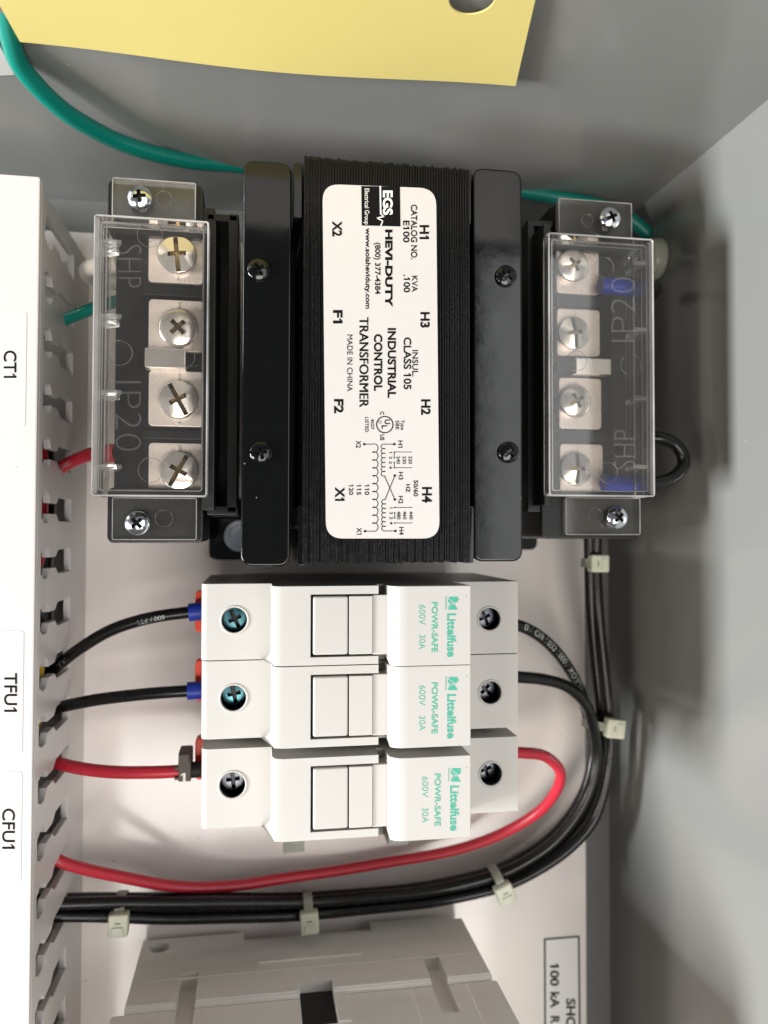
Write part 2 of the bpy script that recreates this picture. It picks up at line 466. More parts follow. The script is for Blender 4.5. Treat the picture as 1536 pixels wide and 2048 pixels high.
# ================================================================== THE SETTING
Z_BACK = -14.0
WX = P(1219, 1700, Z_BACK).x           # inner face of the enclosure side on the picture's right
WY = P(700, 437, Z_BACK).y             # inner face of the enclosure side at the picture's top
b = NB(); box(b, -300, WX + 2, -330, WY + 2, Z_BACK - 2, Z_BACK)
struct(obj('enclosure_back', b, 'enclosure_grey'))
b = NB(); box(b, WX, WX + 2, -330, WY, Z_BACK, 150)
struct(obj('enclosure_wall_right', b, 'enclosure_grey'))
b = NB(); box(b, -300, WX + 2, WY, WY + 2, Z_BACK, 150)
struct(obj('enclosure_wall_top', b, 'enclosure_grey'))
pan_x1 = P(1173, 1900, 0).x; pan_y1 = P(160, 464, 0).y
b = NB(); box(b, -280, pan_x1, -310, pan_y1, -2.6, 0, 0.4)
pan = struct(obj('mounting_panel', b, 'panel_white'))
b = NB()
for x in (-60, pan_x1 - 16):
    for y in (pan_y1 - 14, -120): cyl(b, (x, y, (Z_BACK - 2.6) / 2), 'z', 4, -Z_BACK - 2.6)
struct(obj('panel_standoff', b, 'rail_steel', pan))

# ================================================================== LIGHT CARDS ON THE TOP SIDE
# yellow card lying against the enclosure side, with a punched hole
def card(name, corners_px, hole, material, yoff, bulge, nx=36, nz=14):
    b = NB()
    a, c, d, e = [PonY(u, v, WY - yoff) for u, v in corners_px]      # bottom-left, bottom-right, top-right, top-left
    grid = []
    for j in range(nz + 1):
        row = []
        for i in range(nx + 1):
            s, t = i / nx, j / nz
            p = (a * (1 - s) + c * s) * (1 - t) + (e * (1 - s) + d * s) * t
            p = p.copy(); p.y = WY - yoff - bulge * (math.sin(math.pi * s) ** 2 * 0.6 + 0.4 * s) * (1 - t) ** 1.5
            row.append(p)
        grid.append(row)
    V = [[b.verts.new(p) for p in row] for row in grid]
    for j in range(nz):
        for i in range(nx): b.faces.new((V[j][i], V[j][i + 1], V[j + 1][i + 1], V[j + 1][i]))
    ex = bmesh.ops.extrude_face_region(b, geom=b.faces[:])
    for v in [g for g in ex['geom'] if isinstance(g, bmesh.types.BMVert)]: v.co.y += 0.3
    if hole:
        hc = PonY(*hole[:2], WY - yoff)
        cb = NB(); cyl(cb, (hc.x, WY - yoff - 1, hc.z), 'y', hole[2], 12, 40)
        bmesh.ops.recalc_face_normals(b, faces=b.faces[:])
        b = cut(b, cb)
    return obj(name, b, material, None, smooth=40)
o = card('yellow_card', [(40, 84), (1031, 163), (1108, -160), (-140, -240)], (944, -6, 4.3), 'yellow_card', 1.6, 2.6)
tag(o, 'yellow paper card with a punched hole against the grey enclosure side', 'card')
o = card('white_sticker', [(-160, 158), (29, 150), (-36, 22), (-300, 20)], None, 'label_paper', 0.5, 0.0)
tag(o, 'white sticker beside the green wire on the grey enclosure side', 'sticker')

# ================================================================== WIRE DUCT
DZ = 55.0
dx = P(62, 1100, DZ).x                 # outer face of the slotted side
dy1 = P(40, 350, DZ).y
dw = 52.0
duct = thing('wire_duct', 'white slotted plastic wiring duct with printed labels on its cover', 'wire duct', (dx - dw / 2, 0, 0))
b = NB()                                # U-shaped cover
ct = 1.6
prism(b, rrect(dx - dw - 1.2, dx + 0.9, -330, dy1, 0.6), 'z', DZ - ct, DZ, 0.5)
cov = obj('cover', b, 'duct_plastic', duct)
b = NB(); box(b, dx - 0.35, dx + 0.9, -330, dy1 - 0.15, DZ - 4.6, DZ - ct - 0.03, 0.25)
obj('cover_lip', b, 'duct_plastic', cov)
b = NB(); box(b, dx - dw, dx - 1.8, -330, dy1 - 0.6, 0.05, 1.8, 0.2)
obj('base', b, 'duct_plastic', duct)
b = NB(); box(b, dx - dw, dx - dw + 1.8, -330, dy1 - 0.6, 1.85, DZ - ct - 0.1)
obj('side_wall', b, 'duct_plastic', duct)
# slotted side: a solid strip near the panel, then fingers with necked slots
PITCH = 12.7
def zpx(x): # depth of a feature on the slotted side from its picture x at the level of the camera foot
    return PonX(x, 1130, dx).z
z_a, z_n1, z_n0, z_t = zpx(141), zpx(113), zpx(98), zpx(82)
b = NB(); box(b, dx - 1.7, dx, -330, dy1 - 0.6, 0.05, z_a, 0.15)
obj('side_wall', b, 'duct_plastic', duct)
slot0 = PonX(110, 1124, dx).y           # slot centre used as reference
k0 = math.ceil((-200 - slot0) / PITCH); k1 = math.floor((dy1 - 4 - slot0) / PITCH)
hs, hn, hb = 3.4, 1.25, 2.9             # half slot widths: wide, neck, near base
def finger(bm, y0, y1, z1=None):
    """one finger between the slot centred at y0 (below) and the one centred at y1 (above)"""
    zt = DZ - ct - 0.08
    L = [(y0 + hb, z_a + 0.02), (y0 + hb, z_n1 - 2.0), (y0 + hb - 0.4, z_n1 - 1.2), (y0 + hn, z_n1 + 0.6), (y0 + hn, z_n0 - 0.6), (y0 + hs - 0.6, z_n0 + 0.4),
         (y0 + hs, z_n0 + 1.4), (y0 + hs, z_t - 2.2), (y0 + hs - 0.9, z_t - 1.0), (y0 + hs - 0.9, z_t)]
    Rr = [(y1 - (p[0] - y0), p[1]) for p in L]
    prism(bm, L + [(y0, z_t), (y0, zt), (y1, zt), (y1, z_t)] + Rr[::-1], 'x', dx - 1.7, dx, 0.12, 1)
for k in range(k0, k1):
    b = NB(); finger(b, slot0 + k * PITCH, slot0 + (k + 1) * PITCH)
    for v in b.verts: v.co.y = max(min(v.co.y, slot0 + (k + 1) * PITCH - 0.004), slot0 + k * PITCH + 0.004)
    obj('finger', b, 'duct_plastic', duct, smooth=40)
b = NB(); ytop = slot0 + k1 * PITCH
prism(b, [(ytop + hs, z_a + 0.02), (ytop + hs, z_t - 2), (ytop + 0.01, z_t), (ytop + 0.01, DZ - ct - .08), (dy1 - 0.6, DZ - ct - .08), (dy1 - 0.6, z_a + .02)], 'x', dx - 1.7, dx, 0.12, 1)
obj('finger', b, 'duct_plastic', duct, smooth=40)
# printed stickers on the cover
def duct_label(u1, v0, v1, s, tu0, tu1, tv0, tv1):
    x0, x1, y0, y1 = R(-70, v0, u1, v1, DZ)
    b = NB(); prism(b, rrect(x0, x1, y0, y1, 0.7), 'z', DZ + 0.01, DZ + 0.06)
    lb = obj('sticker', b, 'duct_sticker', cov)
    lb['label'] = 'white sticker printed ' + s
    b = NB(); text_fit(b, s, tu0, tu1, tv0, tv1, DZ + 0.10, 0.012)
    obj('lettering', b, 'print_black', cov, smooth=0, recalc=False)
duct_label(52, 621, 853, 'CT1', 7, 33, 701, 756)
duct_label(46, 1262, 1510, 'TFU1', 8, 34, 1346, 1424)
duct_label(43, 1545, 1770, 'CFU1', 4, 30, 1617, 1698)

# ================================================================== TRANSFORMER
ZL = 66.0     # core front
ZF = 62.5     # end frame front
tx0, tx1, ty0, ty1 = R(483, 325, 1044, 1130, ZF)
tr = thing('control_transformer', 'black control transformer with white rating label and clear covered terminal blocks', 'transformer',
           ((tx0 + tx1) / 2, (ty0 + ty1) / 2, 0))
# lamination stack: ~60 thin sheets, each too fine to pick out
lx0, lx1, ly0, ly1 = R(607, 322, 941, 1127, ZL)
b = NB(); nl = 62; w = (lx1 - lx0) / nl
for i in range(nl):
    x = lx0 + i * w; dz = random.uniform(-0.16, 0.0); g = random.uniform(0.05, 0.13) * w
    box(b, x + g, x + w - g, ly0 + random.uniform(0, 0.45), ly1 - random.uniform(0, 0.45), 22, ZL - 0.25 + dz, 0.07, 1)
box(b, lx0 + 0.3, lx1 - 0.3, ly0 + 0.9, ly1 - 0.9, 21, ZL - 0.75)
o = obj('lamination_stack', b, 'lamination_black', tr, smooth=50); o['kind'] = 'stuff'
# coil body and dark pits beside the stack
b = NB(); box(b, tx0 + 2.0, lx0 - 0.3, ly0 + 7, ly1 - 7, 8, ZL - 24, 1.5)
obj('coil', b, 'coil_black', tr)
b = NB(); box(b, lx1 + 0.3, tx1 - 2.0, ly0 + 7, ly1 - 7, 8, ZL - 24, 1.5)
obj('coil', b, 'coil_black', tr)
# end frames (flanged channels) on both sides
def end_frame(u0, u1, va, vb, screws, inner_right):
    x0, x1, y0, y1 = R(u0, va, u1, vb, ZF)
    b = NB()
    prism(b, rrect(x0, x1, y0, y1, 2.3, 6), 'z', ZF - 2.0, ZF, 0.55, 3)
    fr = obj('end_frame', b, 'black_varnish', tr, smooth=50)
    b = NB()
    xa, xb_ = (x1 - 2.0, x1 - 0.2) if inner_right else (x0 + 0.2, x0 + 2.0)
    box(b, xa, xb_, y0 + 0.6, y1 - 0.6, 3.0, ZF - 2.05, 0.3)
    xa, xb_ = (x0 + 0.3, x0 + 1.6) if inner_right else (x1 - 1.6, x1 - 0.3)
    box(b, xa, xb_, y0 + 1.2, y1 - 1.2, ZF - 9, ZF - 2.05, 0.3)
    obj('frame_wall', b, 'black_varnish', fr)
    for (su, sv, rot) in screws:
        c = P(su, sv, ZF)
        obj('frame_screw', screw_bm(c, ZF - 0.1, 2.45, 1.5, rot, 0.6, w=0.17, dome=0.45), ['black_varnish', 'switch_black'], fr, smooth=40)
    return fr
end_frame(484, 582, 322, 1133, [(517, 541, 0.5), (522, 906, 0.25)], True)
end_frame(946, 1045, 338, 1123, [(1011, 553, 0.9), (1016, 905, 0.7)], False)
# raised outer tongues between stack and frames
for (u0, v0, u1, v1) in ((587, 325, 605, 437), (596, 1010, 611, 1130), (925, 338, 942, 448), (934, 1012, 948, 1127)):
    x0, x1, y0, y1 = R(u0, v0, u1, v1, ZF + 1)
    b = NB(); prism(b, rrect(x0, x1, y0, y1, 0.5, 3), 'z', ZF - 22, ZF + 1, 0.4)
    obj('core_bracket', b, 'black_varnish', tr, smooth=50)
# foot on the panel with its bolt
x0, x1, y0, y1 = R(418, 1000, 560, 1120, 3.0)
b = NB(); prism(b, rrect(x0, x1, y0, y1, 2.0), 'z', 0.02, 3.0, 0.5)
ft = obj('mounting_foot', b, 'black_varnish', tr, smooth=50)
c = P(480, 1072, 4.2)
b = NB(); cyl(b, (c.x, c.y, 3.7), 'z', 4.6, 1.3); cyl(b, (c.x, c.y, 6.2), 'z', 3.4, 3.6, 6)
bevel_sharp(b, 0.25, 2)
obj('foot_bolt', b, 'zinc', ft)
# second foot on the other side, mostly hidden
x0, x1, y0, y1 = R(950, 1000, 1075, 1100, 3.0)
b = NB(); prism(b, rrect(x0, x1, y0, y1, 2.0), 'z', 0.02, 3.0, 0.5)
obj('mounting_foot', b, 'black_varnish', tr, smooth=50)

# ---- rating label
b = NB()
px = lambda pts: [tuple(P(u, v, ZL)[:2]) for u, v in pts]
def px_rr(tl, trr, br, bl, r):
    """rounded quad in picture pixels"""
    out = []
    q = [Vector(tl), Vector(trr), Vector(br), Vector(bl)]
    for i in range(4):
        p, a, c = q[i], q[i - 1], q[(i + 1) % 4]
        s = p + (a - p).normalized() * r; e = p + (c - p).normalized() * r
        for k in range(8):
            t = k / 7
            out.append(tuple((s * (1 - t) + p * t) * (1 - t) + (p * (1 - t) + e * t) * t))
    return out
prism(b, px(px_rr((645, 368), (872, 377), (879, 1077), (652, 1077), 34)), 'z', ZL - 0.1, ZL + 0.06)
lab = obj('rating_label', b, 'label_paper', tr)
lab['label'] = 'white rating label printed with black lettering and a winding diagram'
TZ = ZL + 0.10
def T(s, u0, u1, v0, v1, bold=0.02, **k): return lettering(lab, s, u0, u1, v0, v1, TZ, bold, **k)
B_ = 0.036
for a in (('H1', 839, 858, 450, 478.5, B_), ('CATALOG NO.', 821.6, 834.5, 409, 519, 0.024), ('E100', 806, 819, 441, 485, 0.024), ('KVA', 823.4, 835, 551.5, 584, 0.016),
          ('.100', 807, 820, 549, 585, 0.024), ('HEVI-DUTY', 770, 785, 459, 614, 0.05), ('(800) 377-4384', 746.5, 761, 485, 588.5, 0.024),
          ('www.solaheviduty.com', 728, 741, 456, 617.5, 0.028), ('X2', 664.4, 684, 442, 473, B_), ('F1', 666, 685, 620, 647, B_), ('H3', 840.5, 859.5, 624, 655.5, B_),
          ('INDUSTRIAL', 775, 792, 656, 796, B_), ('CONTROL', 747.5, 764.7, 668, 782, B_), ('TRANSFORMER', 718.6, 736.7, 634, 815, 0.028),
          ('MADE IN CHINA', 694, 705, 669, 783, 0.010), ('CLASS 105', 807, 822.5, 674.5, 779, 0.024), ('INSUL.', 824.3, 836, 700, 753.5, 0.016),
          ('H2', 842, 861, 798.6, 830, B_), ('F2', 668, 687, 798, 826.6, B_), ('Type', 799, 808.5, 840, 860, 0.016), ('SBE', 791, 798, 841, 859, 0.016),
          ('C', 760, 768, 823, 829.5, 0.03), ('US', 760, 768.5, 869, 881, 0.03), ('42G7', 741.5, 748, 838, 859, 0.024), ('LISTED', 730, 737, 834, 864.5, 0.016),
          ('H1', 796, 805, 881, 895.5, 0.02), ('H3', 797, 806, 944, 959.5, 0.02), ('H2', 797, 806, 992, 1007.5, 0.02), ('H4', 798, 807.5, 1054, 1070, 0.02),
          ('X2', 712, 721.5, 881, 896, 0.02), ('X1', 713, 723, 1055, 1069.5, 0.02),
          ('220', 817, 824, 912.5, 928, 0.02), ('230', 805, 812, 912.5, 928, 0.02), ('240', 793, 800, 912.5, 928, 0.02),
          ('440', 818.5, 825.5, 1022.6, 1039, 0.02), ('460', 806, 813, 1022.6, 1039, 0.02), ('480', 794, 801, 1022.6, 1039, 0.02),
          ('1 3 2 4', 778, 784, 903, 938, 0.01), ('1 3 2 4', 779, 785.5, 1013.6, 1049, 0.01),
          ('50/60', 827, 836, 960, 993, 0.024), ('HZ', 811.6, 820, 968.5, 985, 0.024),
          ('110', 729, 738.5, 969, 990, 0.02), ('115', 713, 722, 969, 990, 0.02), ('120', 697.5, 706.5, 969, 990, 0.02),
          ('H4', 844, 864, 974, 1005.5, B_), ('X1', 670, 689, 974, 1002, B_)):
    T(*a)
# black badge with the white word and the bolt line
b = NB(); q = [(722.5, 372), (800, 373.5), (801, 453), (723.5, 451)]
b.faces.new([b.verts.new(P(u, v, ZL + 0.09)) for u, v in q])
obj('badge', b, 'print_black', lab, smooth=0)
ZB = ZL + 0.13
b = NB(); text_fit(b, 'EGS', 765.5, 785.5, 381, 430, ZB, 0.035); obj('lettering', b, 'print_white', lab, smooth=0, recalc=False)
b = NB(); text_fit(b, 'Electrical Group', 726.5, 738.5, 377, 449, ZB, 0.0); obj('lettering', b, 'print_white', lab, smooth=0, recalc=False)
def stroke(bm, pts, wpx, z):
    for (u0, v0), (u1, v1) in zip(pts[:-1], pts[1:]):
        d = Vector((u1 - u0, v1 - v0)); d.normalize(); n = Vector((-d.y, d.x)) * wpx / 2; e = d * wpx * 0.25
        bm.faces.new([bm.verts.new(P(u, v, z)) for u, v in ((u0 + n.x - e.x, v0 + n.y - e.y), (u1 + n.x + e.x, v1 + n.y + e.y), (u1 - n.x + e.x, v1 - n.y + e.y), (u0 - n.x - e.x, v0 - n.y - e.y))])
b = NB()
stroke(b, [(760.5, 372.5), (761.5, 428), ], 3.0, ZB); stroke(b, [(761.5, 428), (768, 433), (754, 436), (765.5, 442), (761.5, 451.5)], 2.2, ZB + 0.01)
obj('badge_line', b, 'print_white', lab, smooth=0)
# UL mark: ring and letters
def arc_pts(cu, cv, r, a0, a1, n=28): return [(cu + r * math.cos(math.radians(a0 + (a1 - a0) * i / n)), cv + r * math.sin(math.radians(a0 + (a1 - a0) * i / n))) for i in range(n + 1)]
b = NB(); stroke(b, arc_pts(769.5, 849.2, 16.3, 0, 360, 48), 2.2, TZ)
obj('mark_ring', b, 'print_black', lab, smooth=0)
T('U', 769, 780, 839, 848.5, 0.03); T('L', 763, 774, 850.5, 858, 0.03)
b = NB(); stroke(b, arc_pts(760, 844, 2.6, 0, 360, 20), 0.8, TZ); obj('mark_ring', b, 'print_black', lab, smooth=0)
# winding diagram
b = NB(); LW = 1.5
def dot(u, v, r, z=TZ + 0.01):
    b.faces.new([b.verts.new(P(u + r * math.cos(2 * math.pi * k / 16), v + r * math.sin(2 * math.pi * k / 16), z)) for k in range(16)])
def coil(x_out, x_in, v0, v1, n):
    """row of half loops from v0 to v1 bulging from x_in to x_out"""
    pts = []
    st = (v1 - v0) / n
    for i in range(n):
        cv = v0 + st * (i + 0.5)
        for k in range(11):
            a = math.radians(-115 + 230 * k / 10)
            pts.append((x_in + (x_out - x_in) * (0.35 + 0.65 * math.cos(a)), cv + st * 0.5 * math.sin(a) / math.sin(math.radians(115)) * 1.0))
    return pts
stroke(b, [(788.5, 888.4), (769, 888.4)] + coil(762, 771, 888.4, 952, 7) + [(769, 952), (789.5, 999)], LW, TZ)
stroke(b, [(789.5, 951.3), (770, 999)] + coil(763, 772, 999, 1061.5, 7) + [(770, 1062), (790.5, 1062)], LW, TZ + 0.005)
stroke(b, [(728.5, 888.4), (746, 888.4)] + coil(756, 743.5, 888.4, 1062, 11) + [(747, 1062.4), (730, 1062.4)], LW, TZ)
for q in ((788.5, 888.4), (789.5, 951.3), (789.5, 999), (790.5, 1062), (728.5, 888.4), (730, 1062.4)): dot(*q, 2.6)
for v in (904, 935.4): stroke(b, [(788, v), (823.5, v)], 1.3, TZ)
for v in (1015, 1046): stroke(b, [(789.6, v), (824.6, v)], 1.3, TZ)
for (u, v0, v1) in ((788.3, 904.5, 915.7), (788.3, 924.8, 935.4), (789.3, 1025.5, 1036.2)):
    stroke(b, [(u, v0), (u, v1)], 1.3, TZ + 0.005); dot(u, v0, 1.5); dot(u, v1, 1.5)
dot(789.3, 1015, 1.5); dot(789.3, 1046, 1.5)
obj('winding_diagram', b, 'print_black', lab, smooth=0)

# ---- terminal blocks with clear covers
def outline_text(parent, s, u0, u1, v0, v1, z, up=True, mat_='clear_mark'):
    """raised moulded letters, outline only; up=False: feet at the greater x, read upward"""
    vs_, fs, bb = text_data(s, -0.022)
    b = NB(); m = []
    sc = abs(P(u1, v0, z).x - P(u0, v0, z).x)
    for x, y, zz in vs_:
        a = (x - bb[0]) / (bb[1] - bb[0]); t = (y - bb[2]) / (bb[3] - bb[2])
        p = P(u0 + (u1 - u0) * t, v0 + (v1 - v0) * a, z)
        m.append(b.verts.new((p.x, p.y, z + zz * sc)))
    for f in fs:
        try: b.faces.new([m[i] for i in f])
        except ValueError: pass
    return obj('raised_lettering', b, mat_, parent, smooth=60)
def ring_mark(bm, u, v, r, z, th=0.12):
    c = P(u, v, z)
    tube(bm, [c + Vector((r * math.cos(2 * math.pi * k / 36), r * math.sin(2 * math.pi * k / 36), 0)) for k in range(36)], th, 6, closed=True)
ZC = 62.0    # cover front
ZP = 49.0    # terminal plates
ZT = 51.5    # cover tabs / posts
def terminal_block(base_px, floor_px, posts, groove, plates, bar, cover_px, tabs, tab_screws, ribs, rings, texts, sgn):
    tb_x = R(*base_px, ZP)
    b = NB(); box(b, tb_x[0], tb_x[1], tb_x[2], tb_x[3], 22, ZP - 1.2, 0.5)
    for q in posts:
        r_ = R(*q, ZT); prism(b, rrect(r_[0], r_[1], r_[2], r_[3], 1.4, 4), 'z', 24, ZT - 0.6, 0.5)
    # groove wall toward the core
    for q, z in groove:
        r_ = R(*q, z); box(b, r_[0], r_[1], r_[2], r_[3], 26, z, 0.3)
    r_ = R(*floor_px, 34); box(b, r_[0], r_[1], r_[2], r_[3], 20, 34)
    blk = obj('terminal_block', b, 'black_plastic', tr, smooth=45)
    # dividers between plates
    for i in range(3):
        v = (plates[i][3] + plates[i + 1][1]) / 2
        r_ = R(plates[i][0] - (12 if sgn < 0 else 0), v - 9, plates[i][2] + (12 if sgn > 0 else 0), v + 9, ZP + 1.0)
        b = NB(); box(b, r_[0], r_[1], r_[2], r_[3], ZP - 1.2, ZP + 1.0, 0.3); obj('divider', b, 'black_plastic', blk)
    for i, q in enumerate(plates):
        r_ = R(*q[:4], ZP)
        b = NB(); prism(b, rrect(r_[0], r_[1], r_[2], r_[3], 0.9, 4), 'z', ZP - 1.15, ZP, 0.3)
        # cross grooves of the clamp washer
        cx_, cy_ = P(q[4], q[5], ZP)[:2]
        box(b, cx_ - 0.35, cx_ + 0.35, r_[2] + 0.5, r_[3] - 0.5, ZP - 0.05, ZP + 0.15, 0.1)
        obj('terminal_plate', b, 'terminal_plate', blk, smooth=45)
        c = P(q[4], q[5], ZP + 3)
        obj('terminal_screw', screw_bm(c, ZP + 0.1, 4.4 if sgn < 0 else 4.15, 2.5, q[6], 0.46, 0.9 if q[7] else 0.46, w=0.115, depth=0.5, dome=0.38), ['nickel', 'shaded_recess'], blk, smooth=40)
    r_ = R(*bar, ZP + 3.5)
    b = NB(); box(b, r_[0], r_[1], r_[2], r_[3], ZP - 1, ZP + 3.5, 0.35)
    obj('terminal_bar', b, 'nickel', blk)
    # clear cover
    c = R(*cover_px, ZC); zb = ZC - 11.5; t = 1.1
    zs = ZC - 3.4
    b = NB(); box(b, c[0], c[1], c[2], c[3], zs, ZC)
    k = NB(); box(k, c[0] + t, c[1] - t, c[2] + t, c[3] - t, zs - 1, ZC - t)
    b = cut(b, k)
    xw = c[0] if sgn < 0 else c[1]
    box(b, *sorted((xw, xw - sgn * t)), c[2], c[3], zb, zs - 0.02)
    cvr = obj('terminal_cover', b, 'clear_plastic', tr, smooth=30)
    b = NB()  # whitish tubes and strips painted in as highlights on the cover edges
    for (i0, z, th) in ((0.0, ZC, 0.20), (t, ZC - t, 0.16), (0.0, zs, 0.15), (t, zs, 0.13)):
        loop = [Vector((x, y, z)) for x, y in rrect(c[0] + i0, c[1] - i0, c[2] + i0, c[3] - i0, 0.5, 3)]
        tube(b, loop, th, 6, closed=True)
    for x in (c[0] + .1, c[1] - .1):
        for y in (c[2] + .1, c[3] - .1): box(b, x - .2, x + .2, y - .2, y + .2, zs, ZC - .2)
    for (ix, z) in ((0, zb), (t, zb), (0, zb + 1.6), (t, zb + 4.5)):
        tube(b, [Vector((xw - sgn * ix, c[2] + 0.2, z)), Vector((xw - sgn * ix, c[3] - 0.2, z))], 0.15, 6)
    for y in (c[2] + 0.1, c[3] - 0.1): tube(b, [Vector((xw - sgn * 0.5, y, zb)), Vector((xw - sgn * 0.5, y, zs))], 0.3, 6)
    box(b, *sorted((xw, xw - sgn * 0.9)), c[2] + 0.4, c[3] - 0.4, ZC - 1.2, ZC - 0.1, 0.1)
    obj('edge_highlight', b, 'clear_lit_edge', cvr, smooth=40)
    for (v, ln) in ribs:
        p0 = P(cover_px[0] if sgn < 0 else cover_px[2], v, ZC - 3)
        x_in = p0.x - sgn * ln
        b = NB(); pr = [(p0.x - sgn * t, ZC - t), (p0.x - sgn * t, zb + 1), (x_in, zb + 3), (x_in, ZC - t - 3), (x_in - sgn * 1.6, ZC - t)]
        prism(b, pr, 'y', p0.y - 0.5, p0.y + 0.5, 0.12, 1)
        obj('cover_rib', b, 'clear_lit_edge', cvr)
    for q in tabs:
        r_ = R(*q, ZT + 1.2)
        b = NB(); box(b, r_[0], r_[1], r_[2], r_[3], ZT - 0.5, ZT + 1.2)
        tab = obj('cover_tab', b, 'clear_tab', cvr)
        b = NB(); tube(b, [Vector((x, y, ZT + 1.2)) for x, y in rrect(r_[0], r_[1], r_[2], r_[3], 0.3, 2)], 0.12, 6, closed=True)
        obj('edge_highlight', b, 'clear_lit_edge', cvr, smooth=40)
    for (u, v, rot) in tab_screws:
        cc = P(u, v, ZT + 2.4)
        obj('cover_screw', screw_bm(cc, ZT + 1.3, 2.75, 2.0, rot, 0.52, w=0.15, depth=0.7, dome=0.55), ['zinc', 'recess_dark'], cvr, smooth=40)
    for (u, v, r, z) in rings:
        b = NB(); ring_mark(b, u, v, r, z, 0.08)
        obj('moulding_mark', b, 'clear_mark', cvr, smooth=60)
    for (s, u0, u1, v0, v1) in texts: outline_text(cvr, s, u0, u1, v0, v1, ZC + 0.06)

terminal_block(
    (228, 440, 420, 990), (380, 440, 474, 1015), [(214, 362, 406, 470), (213, 975, 406, 1086)],
    [((406, 440, 430, 1020), 57.5), ((455, 428, 476, 1026), 50), ((413, 1012, 476, 1030), 50), ((413, 428, 476, 442), 50), ((395, 415, 430, 450), 50)],
    [(297, 455, 408, 566, 353, 505, 0.1, True), (297, 600, 408, 703, 355, 652, 0.75, False), (297, 742, 408, 853, 355, 797, 0.5, True), (297, 886, 408, 984, 356, 940, -0.5, True)],
    (289, 696, 371, 736), (187, 437, 415, 991), [(225, 361, 391, 436), (225, 996, 393, 1079)], [(279, 394, 0.15), (274, 1046, 0.75)],
    [(487, 4.5), (635, 4.5), (786, 4.5), (934, 4.5)],
    [(300, 470, 2.6, ZC + .05), (239, 706, 2.6, ZC + .05), (364, 712, 2.7, ZC + .05), (302, 940, 2.6, ZC + .05), (328, 398, 1.7, ZT + 1.3), (328, 1037, 1.9, ZT + 1.3)],
    [('SHP', 235, 283, 490, 575), ('IP20', 230, 283, 762, 902)], -1)
terminal_block(
    (1108, 490, 1230, 985), (1045, 460, 1112, 1000), [(1112, 404, 1266, 500), (1085, 985, 1281, 1078)],
    [((1056, 447, 1070, 1010), 50), ((1088, 447, 1103, 1010), 57.5), ((1056, 1005, 1106, 1024), 50), ((1056, 440, 1106, 452), 50), ((1100, 415, 1120, 452), 48)],
    [(1113, 492, 1198, 588, 1151, 527, 0.6, False), (1114, 618, 1200, 712, 1153, 663, 0.15, True), (1118, 756, 1203, 858, 1156, 800, 0.5, False), (1120, 888, 1206, 984, 1158, 937, 0.0, True)],
    (1152, 716, 1223, 748), (1099, 473, 1307, 991), [(1118, 402, 1263, 478), (1132, 996, 1280, 1069)], [(1222, 435, 0.4), (1236, 1035, 0.8)],
    [(533, 4.5), (664, 4.5), (799, 4.5), (935, 4.5)],
    [(1209, 535, 2.3, ZC + .05), (1154, 722, 2.3, ZC + .05), (1262, 730, 2.5, ZC + .05), (1216, 945, 2.4, ZC + .05), (1175, 441, 1.5, ZT + 1.3), (1190, 1030, 1.7, ZT + 1.3)],
    [('IP20', 1271, 1222, 684, 554), ('SHP', 1270, 1228, 938, 860)], 1)

